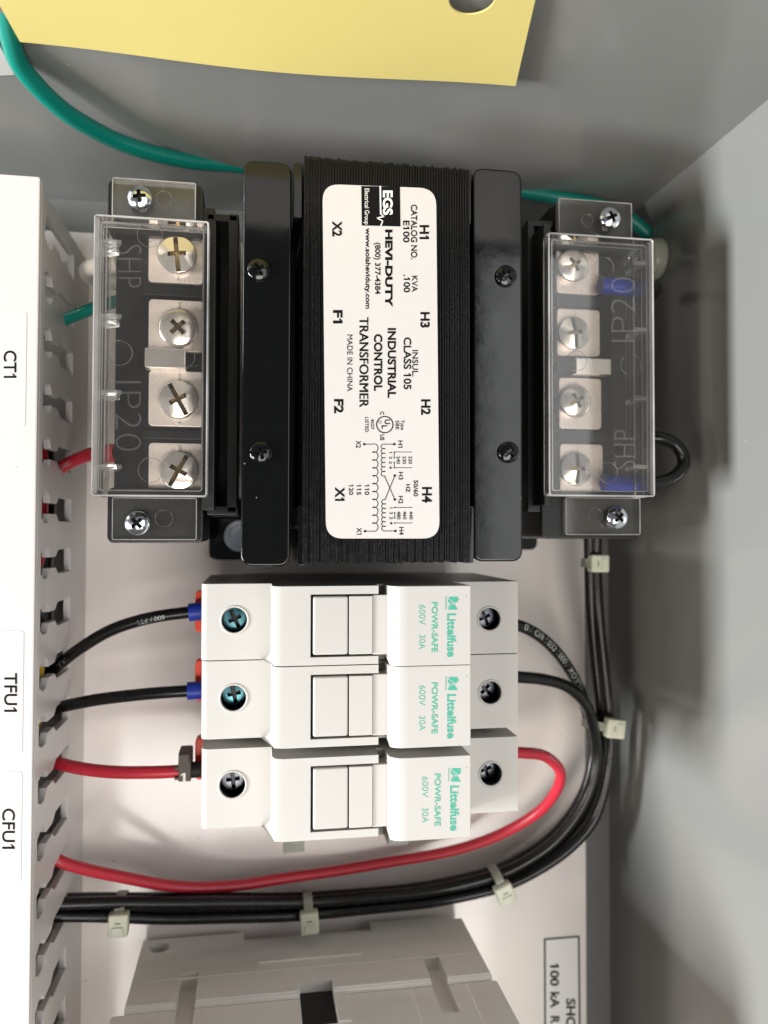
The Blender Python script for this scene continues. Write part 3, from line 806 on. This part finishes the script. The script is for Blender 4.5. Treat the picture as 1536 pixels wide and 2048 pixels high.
# ================================================================== FUSE HOLDERS
ZFOOT, ZBODY, ZCAP = 53.0, 63.0, 66.5
def fuse_holder(cap_v0, cap_v1, label, scr_l, scr_r, mats_l, mats_r, back_drop=0.0):
    y1 = (P(800, cap_v0, ZCAP).y + P(920, cap_v0, ZCAP).y) / 2; y0 = (P(800, cap_v1, ZCAP).y + P(920, cap_v1, ZCAP).y) / 2
    vm = (cap_v0 + cap_v1) / 2; ym = (y0 + y1) / 2
    X = lambda u, z: P(u, vm, z).x
    xl, xr = X(402, ZFOOT), X(1036, ZFOOT)
    xb0, xs, xc0, xc1 = X(544, ZBODY), X(757, ZBODY), X(780, ZCAP), X(941.5, ZCAP)
    h = thing('fuse_holder', label, 'fuse holder', ((xl + xr) / 2, ym, 10), 'fuse holders side by side on the steel rail')
    # body: stepped side profile swept across the width, with screw wells and the drawer opening cut out
    prof = [(xl, 14), (xl, ZFOOT - 1.5), (xl + 0.45, ZFOOT - 0.45), (xl + 1.5, ZFOOT), (xb0, ZFOOT), (xb0, ZBODY - 2.2), (xb0 + 0.6, ZBODY - 0.6), (xb0 + 2.2, ZBODY), (xs, ZBODY), (xs + 0.01, ZBODY - 5.5), (xc1 - 0.6, ZBODY - 5.5), (xc1 - 0.6, ZFOOT), (xr, ZFOOT), (xr, 14),
            (xr - 8, 14), (xr - 8, 10.2), (xl + 8, 10.2), (xl + 8, 14)]
    b = NB(); prism(b, prof, 'y', y0 + 0.05, y1 - 0.05, 0.75, 3, corner=[(xb0, y0 + 0.05, 2.2), (xl, y0 + 0.05, 1.6)])
    k = NB()
    hx0 = X(621, ZBODY); wy = 1.75
    box(k, hx0, xc0 + 3, y0 + wy, y1 - wy - 0.1, ZBODY - 7, ZBODY + 5)
    wells = []
    for (u, v, r) in (scr_l, scr_r):
        c = P(u, v, ZFOOT); wells.append((c, r))
        cyl(k, (c.x, c.y, ZFOOT - 5), 'z', r, 16, 40)
    b = cut(b, k)
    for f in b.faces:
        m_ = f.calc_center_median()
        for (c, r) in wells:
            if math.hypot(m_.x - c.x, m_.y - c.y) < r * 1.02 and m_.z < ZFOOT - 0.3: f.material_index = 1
    body = obj('body', b, ['holder_plastic', 'recess_dark'], h, smooth=40)
    # rim rings round the screw wells
    for (c, r) in wells:
        rb = NB(); tube(rb, [Vector((c.x + (r + .12) * math.cos(2 * math.pi * i / 40), c.y + (r + .12) * math.sin(2 * math.pi * i / 40), ZFOOT - .05)) for i in range(40)], 0.28, 8, closed=True)
        obj('screw_rim', rb, 'holder_plastic', body, smooth=60)
    for (c, r), (mm_, rot, zoff, dxy) in zip(wells, (mats_l, mats_r)):
        obj('terminal_screw', screw_bm((c.x + dxy[0], c.y + dxy[1]), ZFOOT - 5.5 + zoff, r * 0.93, 1.3, rot, 0.56, 0.8, w=0.17, depth=0.9, dome=0.1, side=4), mm_, h, smooth=40)
    # drawer: front block, middle block, bridge to the cap
    g = 0.28
    hx1, hx2 = X(697, ZBODY), X(745, ZBODY)
    zh = ZBODY + 0.35
    yA, yB = y0 + wy + g + 0.25, y1 - wy - g - 0.25
    b = NB(); box(b, hx0 + 0.55, hx1 - 0.12, yA, yB, ZBODY - 6.5, zh, 0.55, 3); obj('drawer', b, 'holder_plastic', h)
    b = NB(); box(b, hx1 + 0.12, hx2 - 0.02, yA, yB, ZBODY - 6.5, zh + 0.05, 0.2); obj('drawer', b, 'holder_plastic', h)
    b = NB(); box(b, hx2 + 0.02, xc0 + 0.3, yA - 0.2, yB + 0.2, ZBODY - 6.5, zh - 0.25, 0.25); obj('drawer_bridge', b, 'holder_plastic', h)
    # handle cap
    cp = [(xc0, ZBODY - 7.5), (xc0, ZCAP - 2.6), (xc0 + 0.35, ZCAP - 1.4), (xc0 + 1.2, ZCAP - 0.5), (xc0 + 2.4, ZCAP - 0.05), (xc0 + 4, ZCAP), (xc1, ZCAP), (xc1, ZBODY - 7.5)]
    b = NB(); prism(b, cp, 'y', y0, y1, 0.45, 3, corner=[(xc0, y0, 2.0)])
    cap = obj('handle_cap', b, 'holder_plastic', h, smooth=40)
    # print on the cap
    hgt = cap_v1 - cap_v0
    def tv(v): return cap_v0 + hgt * (v - 1172) / 159.0
    z = ZCAP + 0.04
    sh = 6 if cap_v0 > 1400 else 0
    lg = NB()
    def quad(pts): lg.faces.new([lg.verts.new(P(u + sh, tv(v), z)) for u, v in pts])
    quad([(899, 1193.5), (915.5, 1193.5), (915.5, 1203), (911, 1206), (896.5, 1196.5)])
    quad([(908.5, 1207.5), (915, 1219.5), (897, 1219.5), (896, 1216)])
    quad([(895.5, 1197.8), (908, 1206.2), (906.8, 1207.2), (899, 1203.5), (904.2, 1209.0), (897, 1214.2), (896.4, 1212.6), (901, 1209.0), (895.5, 1203.2)])
    quad([(891, 1193.5), (894.2, 1193.5), (894.2, 1194.9), (892.3, 1194.9), (892.3, 1219), (891, 1219)])
    obj('logo', lg, 'print_green', cap, smooth=0)
    for s, u0, u1, v0, v1, bo in (('Littelfuse', 894, 912, 1227, 1314, 0.03), ('POWR-SAFE', 863, 875.3, 1204, 1304.7, 0.02), ('600V', 838, 850.5, 1210, 1249.6, -0.006), ('30A', 838, 850.5, 1269.5, 1298.8, -0.006)):
        b = NB(); text_fit(b, s, u0 + sh, u1 + sh, tv(v0), tv(v1), z, bo); obj('lettering', b, 'print_green', cap, smooth=0, recalc=False)
    # red latch tab at the foot end
    b = NB(); prism(b, rrect(xl - 3.1, xl + 3, ym - 5.2, ym + 5.2, 1.1), 'z', 25, 29.4, 0.4)
    obj('latch_tab', b, 'red_plastic', h)
    return h, (xl, xr, y0, y1, ym)
TS = ['teal_screw', 'recess_dark']; DS = ['dark_screw', 'recess_dark']
fh1 = fuse_holder(1172, 1331, 'white fuse holder next to the transformer', (469, 1240, 2.95), (979, 1238, 2.75), (TS, 0.45, 1.5, (0, 0)), (DS, 0.4, 1.2, (-0.25, 0.1)))
fh2 = fuse_holder(1332, 1494.5, 'white fuse holder between the other two fuse holders', (467, 1396, 2.95), (981, 1385, 2.75), (TS, 0.2, 0.3, (0, 0.2)), (DS, 0.8, 0.6, (-0.2, 0.1)))
fh3 = fuse_holder(1514, 1679.5, 'white fuse holder set apart by a gap, with red wires at both ends', (465, 1570, 2.95), (982, 1548, 2.75), (DS, 0.1, 0.9, (0, 0.3)), (DS, 0.3, 0.6, (-0.2, 0.1)))

# ================================================================== DIN RAIL
b = NB()
ra0, ra1 = P(566, 1690, 9).x, P(816, 1690, 9).x
ryb = P(590, 1702, 9).y; ryt = P(700, 1150, 9).y
iw = 4.8
prof = [(ra0, 9.2), (ra0 + iw, 9.2), (ra0 + iw, 1.2), (ra1 - iw, 1.2), (ra1 - iw, 9.2), (ra1, 9.2), (ra1, 8.0), (ra1 - iw - 1.2 + 0.0, 8.0), (ra1 - iw - 1.2, 0.05), (ra0 + iw + 1.2, 0.05), (ra0 + iw + 1.2, 8.0), (ra0, 8.0)]
prof = [(ra0, 10.0), (ra0, 8.9), (ra0 + iw, 8.9), (ra0 + iw, 0.05), (ra1 - iw, 0.05), (ra1 - iw, 8.9), (ra1, 8.9), (ra1, 10.0), (ra1 - iw - 1.1, 10.0), (ra1 - iw - 1.1, 1.15), (ra0 + iw + 1.1, 1.15), (ra0 + iw + 1.1, 10.0)]
prism(b, prof, 'y', ryb, ryt, 0.2, 2)
# long rail slots seen at its cut end
o = obj('mounting_rail', b, 'rail_steel'); tag(o, 'short steel mounting rail under the fuse holders', 'rail')

# ================================================================== WIRES
def wire(name, path, r, material, label, cat='wire', group=None, n=14):
    ph = [random.uniform(0, 6.28) for _ in range(4)]
    L = 0.0
    for i in range(1, len(path) - 1):
        L += (path[i] - path[i - 1]).length
        e = min(1.0, i / 8.0, (len(path) - 1 - i) / 8.0)
        path[i] += Vector((math.sin(L * 0.13 + ph[0]), math.sin(L * 0.17 + ph[1]), math.sin(L * 0.11 + ph[2]) * 0.6)) * 0.10 * e
    b = NB(); tube(b, path, r, n)
    o = obj(name, b, material, None, smooth=60); tag(o, label, cat, group); return o
def sleeve(parent, name, a, c, r, material, bev=0.25):
    b = NB(); d = (c - a); tube(b, [a, a.lerp(c, 0.04), a.lerp(c, 0.5), a.lerp(c, 0.96), c], r, 20)
    return obj(name, b, material, parent, smooth=40)
RB = 1.62
# green earth wire
gp = px_path([(6, -70, 80), (9, 0, 74), (19, 67, 67), (43, 133, 59), (106, 203, 49), (165, 247, 41), (250, 289, 31), (375, 321, 20), (480, 332, 14), (620, 350, 10), (800, 362, 9), (960, 372, 10), (1045, 382, 13),
              (1120, 395, 15), (1200, 412, 15), (1262, 440, 15), (1290, 463, 15), (1304, 484, 14)])
w = wire('earth_wire', gp, 2.05, 'wire_green', 'thick green earth wire looping above the transformer to the enclosure stud')
a, c = P(1302, 482, 14), P(1306, 494, 13.5)
sleeve(w, 'bare_conductor', a, c, 0.9, 'copper')
# enclosure stud (domed nylon nut on the side wall)
sc = PonX(1318, 512, WX); 
st = thing('earth_stud', 'pale domed stud on the grey enclosure side at the green wire end', 'stud', (WX, sc.y, sc.z))
b = NB(); cyl(b, (WX - 2.2, sc.y - 1.0, sc.z), 'x', 5.6, 4.4, 32, 6.2)
bevel_sharp(b, 1.2, 3)
obj('nut', b, 'stud_nylon', st, smooth=50)
b = NB(); cyl(b, (WX - 7.5, sc.y - 1.0, sc.z), 'x', 2.2, 6.0, 24); bevel_sharp(b, .4, 2)
obj('bolt', b, 'zinc', st)
# left block wires
def P3(q): return [P(*t) for t in q]
p = catmull(P3([(84, 668, 24), (118, 646, 26), (160, 628, 29), (205, 610, 32), (260, 596, 34)]), 8)
wire('green_wire', p, 1.5, 'wire_green', 'short dark green wire from the duct to the terminal block')
p = catmull(P3([(226, 529, 47), (205, 530, 47.5), (184, 535, 45), (174, 543, 38), (180, 553, 30), (205, 560, 26), (240, 566, 24)]), 8)
wire('white_wire', p, 2.0, 'wire_white', 'white wire loop poking out of the clear terminal cover')
p = catmull(P3([(76, 966, 22), (106, 944, 25), (140, 925, 30), (185, 908, 38), (232, 906, 43)]), 8)
w = wire('red_wire', p, 1.6, 'wire_red', 'short red wire from the duct into the clear terminal cover')
sleeve(w, 'ferrule', P(206, 908, 42), P(236, 906, 44), 2.2, 'red_boot')
obj('lettering', text_on_tube(p, 1.6, '14 AWG 600V', 6.0, 1.2, bold=0.0), 'print_grey', w, smooth=0, recalc=False)
# right block wires
p = catmull(P3([(1228, 574, 52), (1275, 577, 52), (1304, 579, 50), (1313, 582, 43), (1300, 588, 28), (1262, 596, 20)]), 8)
w = wire('black_wire', p, 1.6, 'wire_black', 'black wire bend just past the clear cover beside the earth stud', group=None)
sleeve(w, 'ferrule', P(1200, 571, 52), P(1266, 576, 52), 2.1, 'blue_boot')
p = catmull(P3([(1232, 905, 44), (1278, 882, 48), (1315, 875, 50), (1350, 888, 50), (1368, 922, 50), (1350, 953, 51), (1310, 967, 52), (1262, 969, 52)]), 8)
w = wire('black_wire', p, 1.62, 'wire_black', 'black wire looping out of the clear terminal cover in a wide bow')
sleeve(w, 'ferrule', P(1206, 966, 52), P(1276, 968, 52), 2.1, 'blue_boot')
# feeders of the fuse holders
g1 = 'black wires from the duct to the fuse holders'
p1 = catmull(P3([(70, 1362, 22), (112, 1335, 26), (160, 1298, 29), (225, 1259, 31), (300, 1235, 32), (380, 1224, 32), (412, 1222, 32)]), 10)
w1 = wire('black_wire', p1, 1.5, 'wire_black', 'curved black wire with blue ferrule entering the fuse holder next to the transformer')
sleeve(w1, 'ferrule', P(378, 1225, 32), P(406, 1222, 32), 2.25, 'blue_boot')
obj('lettering', text_on_tube(p1, 1.5, '600V FT1', 39.6, 1.25, flip=-1, tilt=0.35, bold=0.0), 'print_grey', w1, smooth=0, recalc=False)
obj('lettering', text_on_tube(p1, 1.5, '14 A', 13.5, 1.3, flip=-1, tilt=0.1, bold=0.0), 'print_faint', w1, smooth=0, recalc=False)
p = catmull(P3([(70, 1433, 22), (112, 1416, 26), (180, 1402, 29), (260, 1392, 31), (340, 1384, 32), (410, 1380, 32)]), 10)
w2 = wire('black_wire', p, 1.5, 'wire_black', 'straight black wire with blue ferrule entering the middle fuse holder')
sleeve(w2, 'ferrule', P(375, 1382, 32), P(404, 1380, 32), 2.2, 'blue_boot')
p = catmull(P3([(70, 1505, 22), (112, 1524, 26), (170, 1538, 29), (230, 1545, 31), (300, 1545, 32), (370, 1541, 32), (412, 1538, 32)]), 10)
w3 = wire('red_wire', p, 1.55, 'wire_red', 'red wire with brown number sleeve entering the end fuse holder')
sleeve(w3, 'ferrule', P(380, 1540, 32), P(404, 1538, 32), 1.95, 'switch_black')
r_ = R(355, 1509, 381, 1568, 36)
b = NB(); box(b, r_[0], r_[1], r_[2], r_[3], 27.5, 34.4, 0.35)
box(b, r_[0] + .15, r_[1] - .35, r_[2] + 4.8, r_[3] - 0.1, 34.2, 35.6, 0.3)
box(b, r_[0] - 0.9, r_[0] + .4, r_[2] + 0.4, r_[2] + 1.1, 33.2, 34.2, 0.2); box(b, r_[0] - 0.9, r_[0] + .4, r_[2] + 2.9, r_[2] + 3.6, 33.2, 34.2, 0.2)
mk = obj('number_sleeve', b, 'marker_brown', w3)
b = NB(); text_fit(b, '1', 362, 373.5, 1546, 1562, 34.5, 0.02)
# digit stands upright in the picture: rebuild upright
b.free(); b = NB()
vs_, fs, bb = text_data('1', 0.02)
m_ = [b.verts.new(P(361.5 + 9.5 * (x - bb[0]) / (bb[1] - bb[0]), 1563 - 17 * (y - bb[2]) / (bb[3] - bb[2]), 34.5)) for x, y, _ in vs_]
for f in fs: b.faces.new([m_[i] for i in f])
obj('lettering', b, 'print_white', mk, smooth=0, recalc=False)
# red loop from the end holder back to the duct
p = catmull(P3([(1010, 1505, 32), (1050, 1506, 31), (1092, 1514, 29), (1120, 1546, 25), (1106, 1590, 20), (1064, 1634, 14), (985, 1676, 9), (880, 1706, 6), (740, 1731, 5), (600, 1752, 6), (470, 1771, 9), (350, 1772, 13),
                (230, 1752, 19), (150, 1732, 24), (108, 1716, 26), (70, 1698, 24)]), 10)
w = wire('red_wire', p, 1.5, 'wire_red', 'long red wire curling from the end fuse holder back to the duct')
obj('lettering', text_on_tube(p, 1.5, 'AWG 1 CSA', 7.5, 1.1, tilt=0.9), 'print_grey', w, smooth=0, recalc=False)
# bundle of four black wires
IN = [(1190, 1500), (1178, 1570), (1150, 1628), (1106, 1680), (1052, 1718), (990, 1748), (900, 1771), (800, 1786), (650, 1800), (500, 1803), (350, 1803), (230, 1803), (112, 1806), (70, 1806)]
OU = [(1221, 1500), (1211, 1570), (1187, 1640), (1140, 1694), (1074, 1740), (1002, 1774), (900, 1797), (780, 1813), (650, 1826), (500, 1834), (350, 1836), (230, 1833), (112, 1832), (70, 1834)]
def zed(pts, z0, z1, z2):
    out = []
    for i, (u, v) in enumerate(pts):
        t = i / (len(pts) - 1)
        out.append((u, v, z0 + (z1 - z0) * min(1, t * 3) if t < 0.6 else z1 + (z2 - z1) * (t - 0.6) / 0.4))
    return out
gb = 'black wires tied into one bundle'
q1 = catmull(P3([(1000, 1243, 31), (1040, 1252, 30), (1078, 1272, 28), (1112, 1303, 25), (1140, 1342, 22), (1160, 1382, 18), (1176, 1436, 13.5)] + zed([(u - 3, v - 6) for u, v in IN], 10, 6.5, 21)), 8)
w = wire('black_wire', q1, RB, 'wire_black', 'black wire with white printing leaving the fuse holder next to the transformer')
obj('lettering', text_on_tube(q1, RB, '0V OR 1032 1000V MOISTU', 6.6, 1.75, tilt=0.22, bold=0.004, adv=1.06), 'print_grey', w, smooth=0, recalc=False)
q2 = catmull(P3([(1000, 1353, 31), (1042, 1354, 30), (1085, 1358, 28), (1128, 1370, 26), (1160, 1394, 24), (1180, 1428, 20)] + zed([(u + 3, v + 2) for u, v in IN], 16, 10, 24)), 8)
w = wire('black_wire', q2, RB, 'wire_black', 'plain black wire leaving the middle fuse holder into the tied bundle')
obj('lettering', text_on_tube(q2, RB, '14 AWG (2.08mm\u00b2) E125352', 0.0, 1.25, flip=-1, tilt=0, bold=0.0), 'print_grey', w, smooth=0, recalc=False) if False else None
q3 = catmull(P3([(1178, 1040, 22), (1178, 1080, 21), (1179, 1130, 20), (1182, 1220, 18), (1190, 1320, 15), (1198, 1400, 13), (1203, 1445, 11)] + zed([((a[0] + c[0]) / 2, (a[1] + c[1]) / 2) for a, c in zip(IN, OU)], 7, 4.5, 18)), 8)
w = wire('black_wire', q3, RB, 'wire_black', 'black wire from beneath the terminal block, nearer the fuse holders')
q4 = catmull(P3([(1194, 1040, 22), (1192, 1080, 21), (1192, 1130, 20), (1197, 1220, 19), (1206, 1320, 17), (1214, 1400, 16), (1218, 1445, 15)] + zed(OU, 14, 9, 23)), 8)
w4 = wire('black_wire', q4, RB, 'wire_black', 'black wire from beneath the terminal block, nearer the enclosure side')
# faint printing on the bundle, upside down
def len_at(path, u_target):
    best, bl, L = 1e9, 0, 0
    for i in range(1, len(path)):
        L += (path[i] - path[i - 1]).length
        if path[i].y < -60:
            d = abs(path[i].x - u_target)
            if d < best: best, bl = d, L
    return bl
s_ = len_at(q1, P(592, 1790, 8).x)
obj('lettering', text_on_tube(q1, RB, '14 AWG (2.08mm\u00b2) E125352', s_, 1.45, flip=1, tilt=0.55, bold=-0.004, adv=1.1), 'print_grey',
    [o for o in bpy.data.objects if o.get('label', '').startswith('black wire with white printing')][0], smooth=0, recalc=False)
# wires glimpsed through the duct slots; thick black ones added to darken it
for i, (off, z, r, m, lbl, ya, yb) in enumerate((
        (5.6, 24.5, 3.0, 'wire_black', 'thick black filler cable low inside the slotted duct, added to darken it', -46, 34),
        (10, 36, 4.2, 'wire_black', 'thick black filler cable in the middle of the slotted duct, added to darken it', -62, 40),
        (4.2, 33.5, 1.9, 'wire_red', 'red wire running inside the slotted duct', -17, 30),
        (4.4, 44.5, 1.9, 'wire_green', 'green wire high inside the slotted duct', 2, 26),
        (4.2, 33.5, 1.9, 'wire_yellow', 'yellow wire running inside the slotted duct', -52, -19),
        (4.4, 44, 1.9, 'wire_red', 'second red wire high inside the slotted duct', -27, -16),
        (4.6, 44, 2.2, 'wire_black', 'black wire high inside the slotted duct next to the yellow wire', -52, -29),
        (14, 26, 3.2, 'wire_black', 'black filler cable at the back of the slotted duct, added to darken it', -130, 30),
        (9, 42, 2.2, 'wire_blue', 'pale blue wire inside the slotted duct', -84, -68))):
    y_ = lambda t: ya + (yb - ya) * t
    p = catmull([Vector((dx - off - 4 * (t in (0, 1)), y_(t), z + 1.5 * math.sin(5 * t + i))) for t in (0, 0.25, 0.5, 0.75, 1)], 6)
    wire('duct_wire', p, r, m, lbl)

# ================================================================== CABLE TIES
def cable_tie(name, u, v, z, direction, half, thick, head_off, head_px, label, tail=True):
    """strap round the bundle; direction = picture angle of the bundle (rad), half = half width across, thick = half depth (mm)"""
    c = P(u, v, z)
    d = Vector((math.cos(direction), math.sin(direction), 0)); s = Vector((-d.y, d.x, 0)); up = Vector((0, 0, 1))
    t_ = thing(name, label, 'cable tie', c, 'nylon cable ties round the black wires')
    b = NB(); n = 40; W, TH = 1.25, 0.45
    prev = None; first = None
    for k in range(n):
        a = 2 * math.pi * k / n
        ca, sa = math.cos(a), math.sin(a)
        e = 0.7
        px_ = math.copysign(abs(ca) ** e, ca) * half; pz = math.copysign(abs(sa) ** e, sa) * thick
        o_ = c + s * px_ + up * pz; nrm = (s * ca + up * sa).normalized()
        ring = [b.verts.new(o_ - d * W), b.verts.new(o_ + d * W), b.verts.new(o_ + d * W + nrm * TH), b.verts.new(o_ - d * W + nrm * TH)]
        if prev:
            for i in range(4): b.faces.new((prev[i], prev[(i + 1) % 4], ring[(i + 1) % 4], ring[i]))
        else: first = ring
        prev = ring
    for i in range(4): b.faces.new((prev[i], prev[(i + 1) % 4], first[(i + 1) % 4], first[i]))
    obj('strap', b, 'strap_clear', t_, smooth=50)
    hc = c + s * head_off + up * (thick + 0.2)
    b = NB(); hw, hl = head_px
    box(b, -hl, hl, -hw, hw, -1.6, 1.9, 0.7, 3)
    M = Matrix.Translation(hc) @ Matrix(((d.x, s.x, 0, 0), (d.y, s.y, 0, 0), (0, 0, 1, 0), (0, 0, 0, 1)))
    bmesh.ops.transform(b, matrix=M, verts=b.verts[:])
    hd = obj('head', b, 'nylon', t_)
    b = NB(); sg = 1 if head_off < 0 else -1
    box(b, -0.75, 0.75, sg * hw * 0.28 - 0.12, sg * hw * 0.28 + 0.12, 1.86, 1.93)
    box(b, -hl * .62, hl * .62, -sg * hw * 0.75 - 0.5 * 0, -sg * hw * 0.1, 1.86, 2.15, 0.12, midx=1) if False else None
    bmesh.ops.transform(b, matrix=M, verts=b.verts[:])
    obj('head_slot', b, 'gap_dark', hd)
    b = NB(); box(b, -hl * .6, hl * .6, *sorted((-sg * hw * 0.8, -sg * hw * 0.05)), 1.7, 2.3, 0.25)
    bmesh.ops.transform(b, matrix=M, verts=b.verts[:])
    obj('head_pad', b, 'nylon', hd)
    return t_
HP = math.pi / 2
cable_tie('cable_tie', 1186, 1126, 20, HP - 0.02, 2.9, 2.3, -0.4, (2.7, 2.45), 'cable tie on two black wires just under the terminal block')
cable_tie('cable_tie', 1197, 1447, 14, HP - 0.12, 4.3, 4.0, -2.9, (2.75, 2.75), 'cable tie where the fuse holder wires join the black bundle')
cable_tie('cable_tie', 996, 1762, 9.5, 0.40, 4.1, 3.6, -2.0, (2.8, 2.6), 'cable tie at the bend of the black bundle')
cable_tie('cable_tie', 616, 1816, 10, 0.06, 4.1, 3.6, -1.9, (2.9, 2.5), 'cable tie halfway along the straight run of the black bundle')
cable_tie('cable_tie', 243, 1820, 16, -0.02, 4.1, 3.6, -1.6, (2.9, 2.5), 'cable tie on the black bundle close to the duct')

# ================================================================== PANEL STICKER
sx0, sx1, sy0, sy1 = R(1083, 1872, 1163, 2140, 0)
st_ = thing('rating_sticker', 'white sticker with black border printed 100 kA on the panel edge', 'sticker', ((sx0 + sx1) / 2, sy1, 0))
SA, SB = P(1085, 1876, 0.1), P(1160, 1870, 0.1)
b = NB(); prism(b, [(SA.x, SA.y), (SB.x, SB.y), (SB.x + 0.3, SB.y - 60), (SA.x + 0.3, SA.y - 60)], 'z', 0.02, 0.12)
sheet = obj('sheet', b, 'sticker_white', st_)
b = NB()
stroke(b, [(1090.5, 2140), (1089.5, 1878.5), (1157.5, 1873), (1160.5, 2140)], 3.6, 0.15)
obj('border', b, 'print_black', sheet, smooth=0)
b = NB()
for s, u0, u1, v0, v1 in (('100', 1100, 1118, 1927, 1972), ('kA', 1100.5, 1119, 1984, 2016), ('R', 1101, 1119, 2032, 2048)): text_fit(b, s, u0, u1, v0, v1, 0.15, 0.03)
obj('lettering', b, 'print_black', sheet, smooth=0, recalc=False)
b = NB(); text_fit(b, 'SHO', 1132, 1151, 1997, 2057, 0.15, 0.03)
obj('lettering', b, 'print_black', sheet, smooth=0, recalc=False)

# ================================================================== DISCONNECT SWITCH
YB = P(600, 1862, 5).y
sw_l, sw_r = P(284, 1889, 5).x, P(924, 1840, 5).x
sw = thing('disconnect_switch', 'pale grey plastic switch block with slots and a black opening', 'switch', ((sw_l + sw_r) / 2, YB - 30, 0))
F = lambda u, v: PonY(u, v, YB)
z1 = F(560, 1990).z     # ledge height
zmid = F(500, 1933).z
b = NB()
prism(b, [(sw_l, YB), (sw_r, YB), (sw_r, YB - 70), (sw_l, YB - 70)], 'z', 3.0, z1, 0.5)
k = NB()
n0, n1 = F(487, 1880), F(744, 1862)
box(k, n0.x, n1.x, YB - 2.2, YB + 3, -3, n0.z + 1.0)
box(k, sw_r - 3.0, sw_r + 5, YB - 1.2, YB + 3, -3, 5.0)
for (ua, ub, v) in ((363, 397, 1947), (843, 876, 1910)):
    a, c = F(ua, v), F(ub, v); box(k, a.x, c.x, YB - 4, YB + 3, a.z, 200)
h0 = F(319, 1895); cyl(k, (h0.x, YB - 3, h0.z), 'y', 2.7, 12, 32)
oa, oc = F(598, 1966), F(664, 1960)
oze = F(640, 2040).z
box(k, oa.x, oc.x, YB - 14, YB + 3, oa.z, 200)
b = cut(b, k)
obj('lower_body', b, 'switch_plastic', sw, smooth=40)
ox = 3.0
b = NB()
prism(b, [(sw_l - ox, YB - 1.1), (sw_r + ox * 0.4, YB - 1.1), (sw_r + ox * 0.4, YB - 72), (sw_l - ox, YB - 72)], 'z', z1 + 0.02, 74, 0.8)
k = NB()
for (ua, ub, v, ze) in ((363, 397, 1947, 200), (843, 876, 1910, F(900, 2016).z)):
    a, c = F(ua, v), F(ub, v); box(k, a.x, c.x, YB - 4, YB + 3, 0, ze)
box(k, oa.x, oc.x, YB - 14, YB + 3, 0, oze)
b = cut(b, k)
obj('upper_body', b, 'switch_plastic', sw, smooth=40)
b = NB(); box(b, oa.x + 0.05, oc.x - 0.05, YB - 13.8, YB - 2.6, PonY(630, 1984, YB - 2.6).z, oze - 0.05)
obj('opening', b, 'switch_black', sw)
a, c = F(518, 1921), F(722, 1906)
b = NB(); box(b, a.x, c.x, YB - 0.5, YB + 0.28, a.z, a.z + 1.3, 0.12)
obj('seam_strip', b, 'switch_plastic', sw)
b = NB(); box(b, sw_l + 0.6, sw_r - 0.6, YB - 0.4, YB + 0.08, zmid + 2.5, zmid + 2.8)
obj('seam_line', b, 'switch_plastic', sw)

for (u, v0, v1) in ((327, 2012, 2100), (414, 2008, 2100), (820, 1968, 2100), (928, 1958, 2100)):
    a = PonY(u, v0, YB - 1.1); c = PonY(u, v1, YB - 1.1)
    b = NB(); box(b, a.x - 0.12, a.x + 0.12, YB - 1.4, YB - 0.95, z1 + 0.3, 72)
    obj('mould_seam', b, 'switch_plastic', sw)
a = F(672, 1990)
b = NB(); prism(b, [(oc.x + 0.02, z1 + 0.3), (oc.x + 3.2, z1 + 0.3), (oc.x + 3.2, oze), (oc.x + 0.02, oze)], 'y', YB - 1.4, YB - 0.55, 0.25)
obj('opening_lip', b, 'switch_plastic', sw)
b = NB(); box(b, sw_l + 0.3, sw_r - 0.3, YB - 0.3, YB + 0.35, z1 - 1.6, z1 - 0.5, 0.2)
k = NB()
for (ua, ub, v) in ((361, 399, 1947), (841, 878, 1910), (596, 666, 1966)): box(k, F(ua, v).x, F(ub, v).x, YB - 3, YB + 3, 0, 200)
b = cut(b, k)
obj('ledge', b, 'switch_plastic', sw)
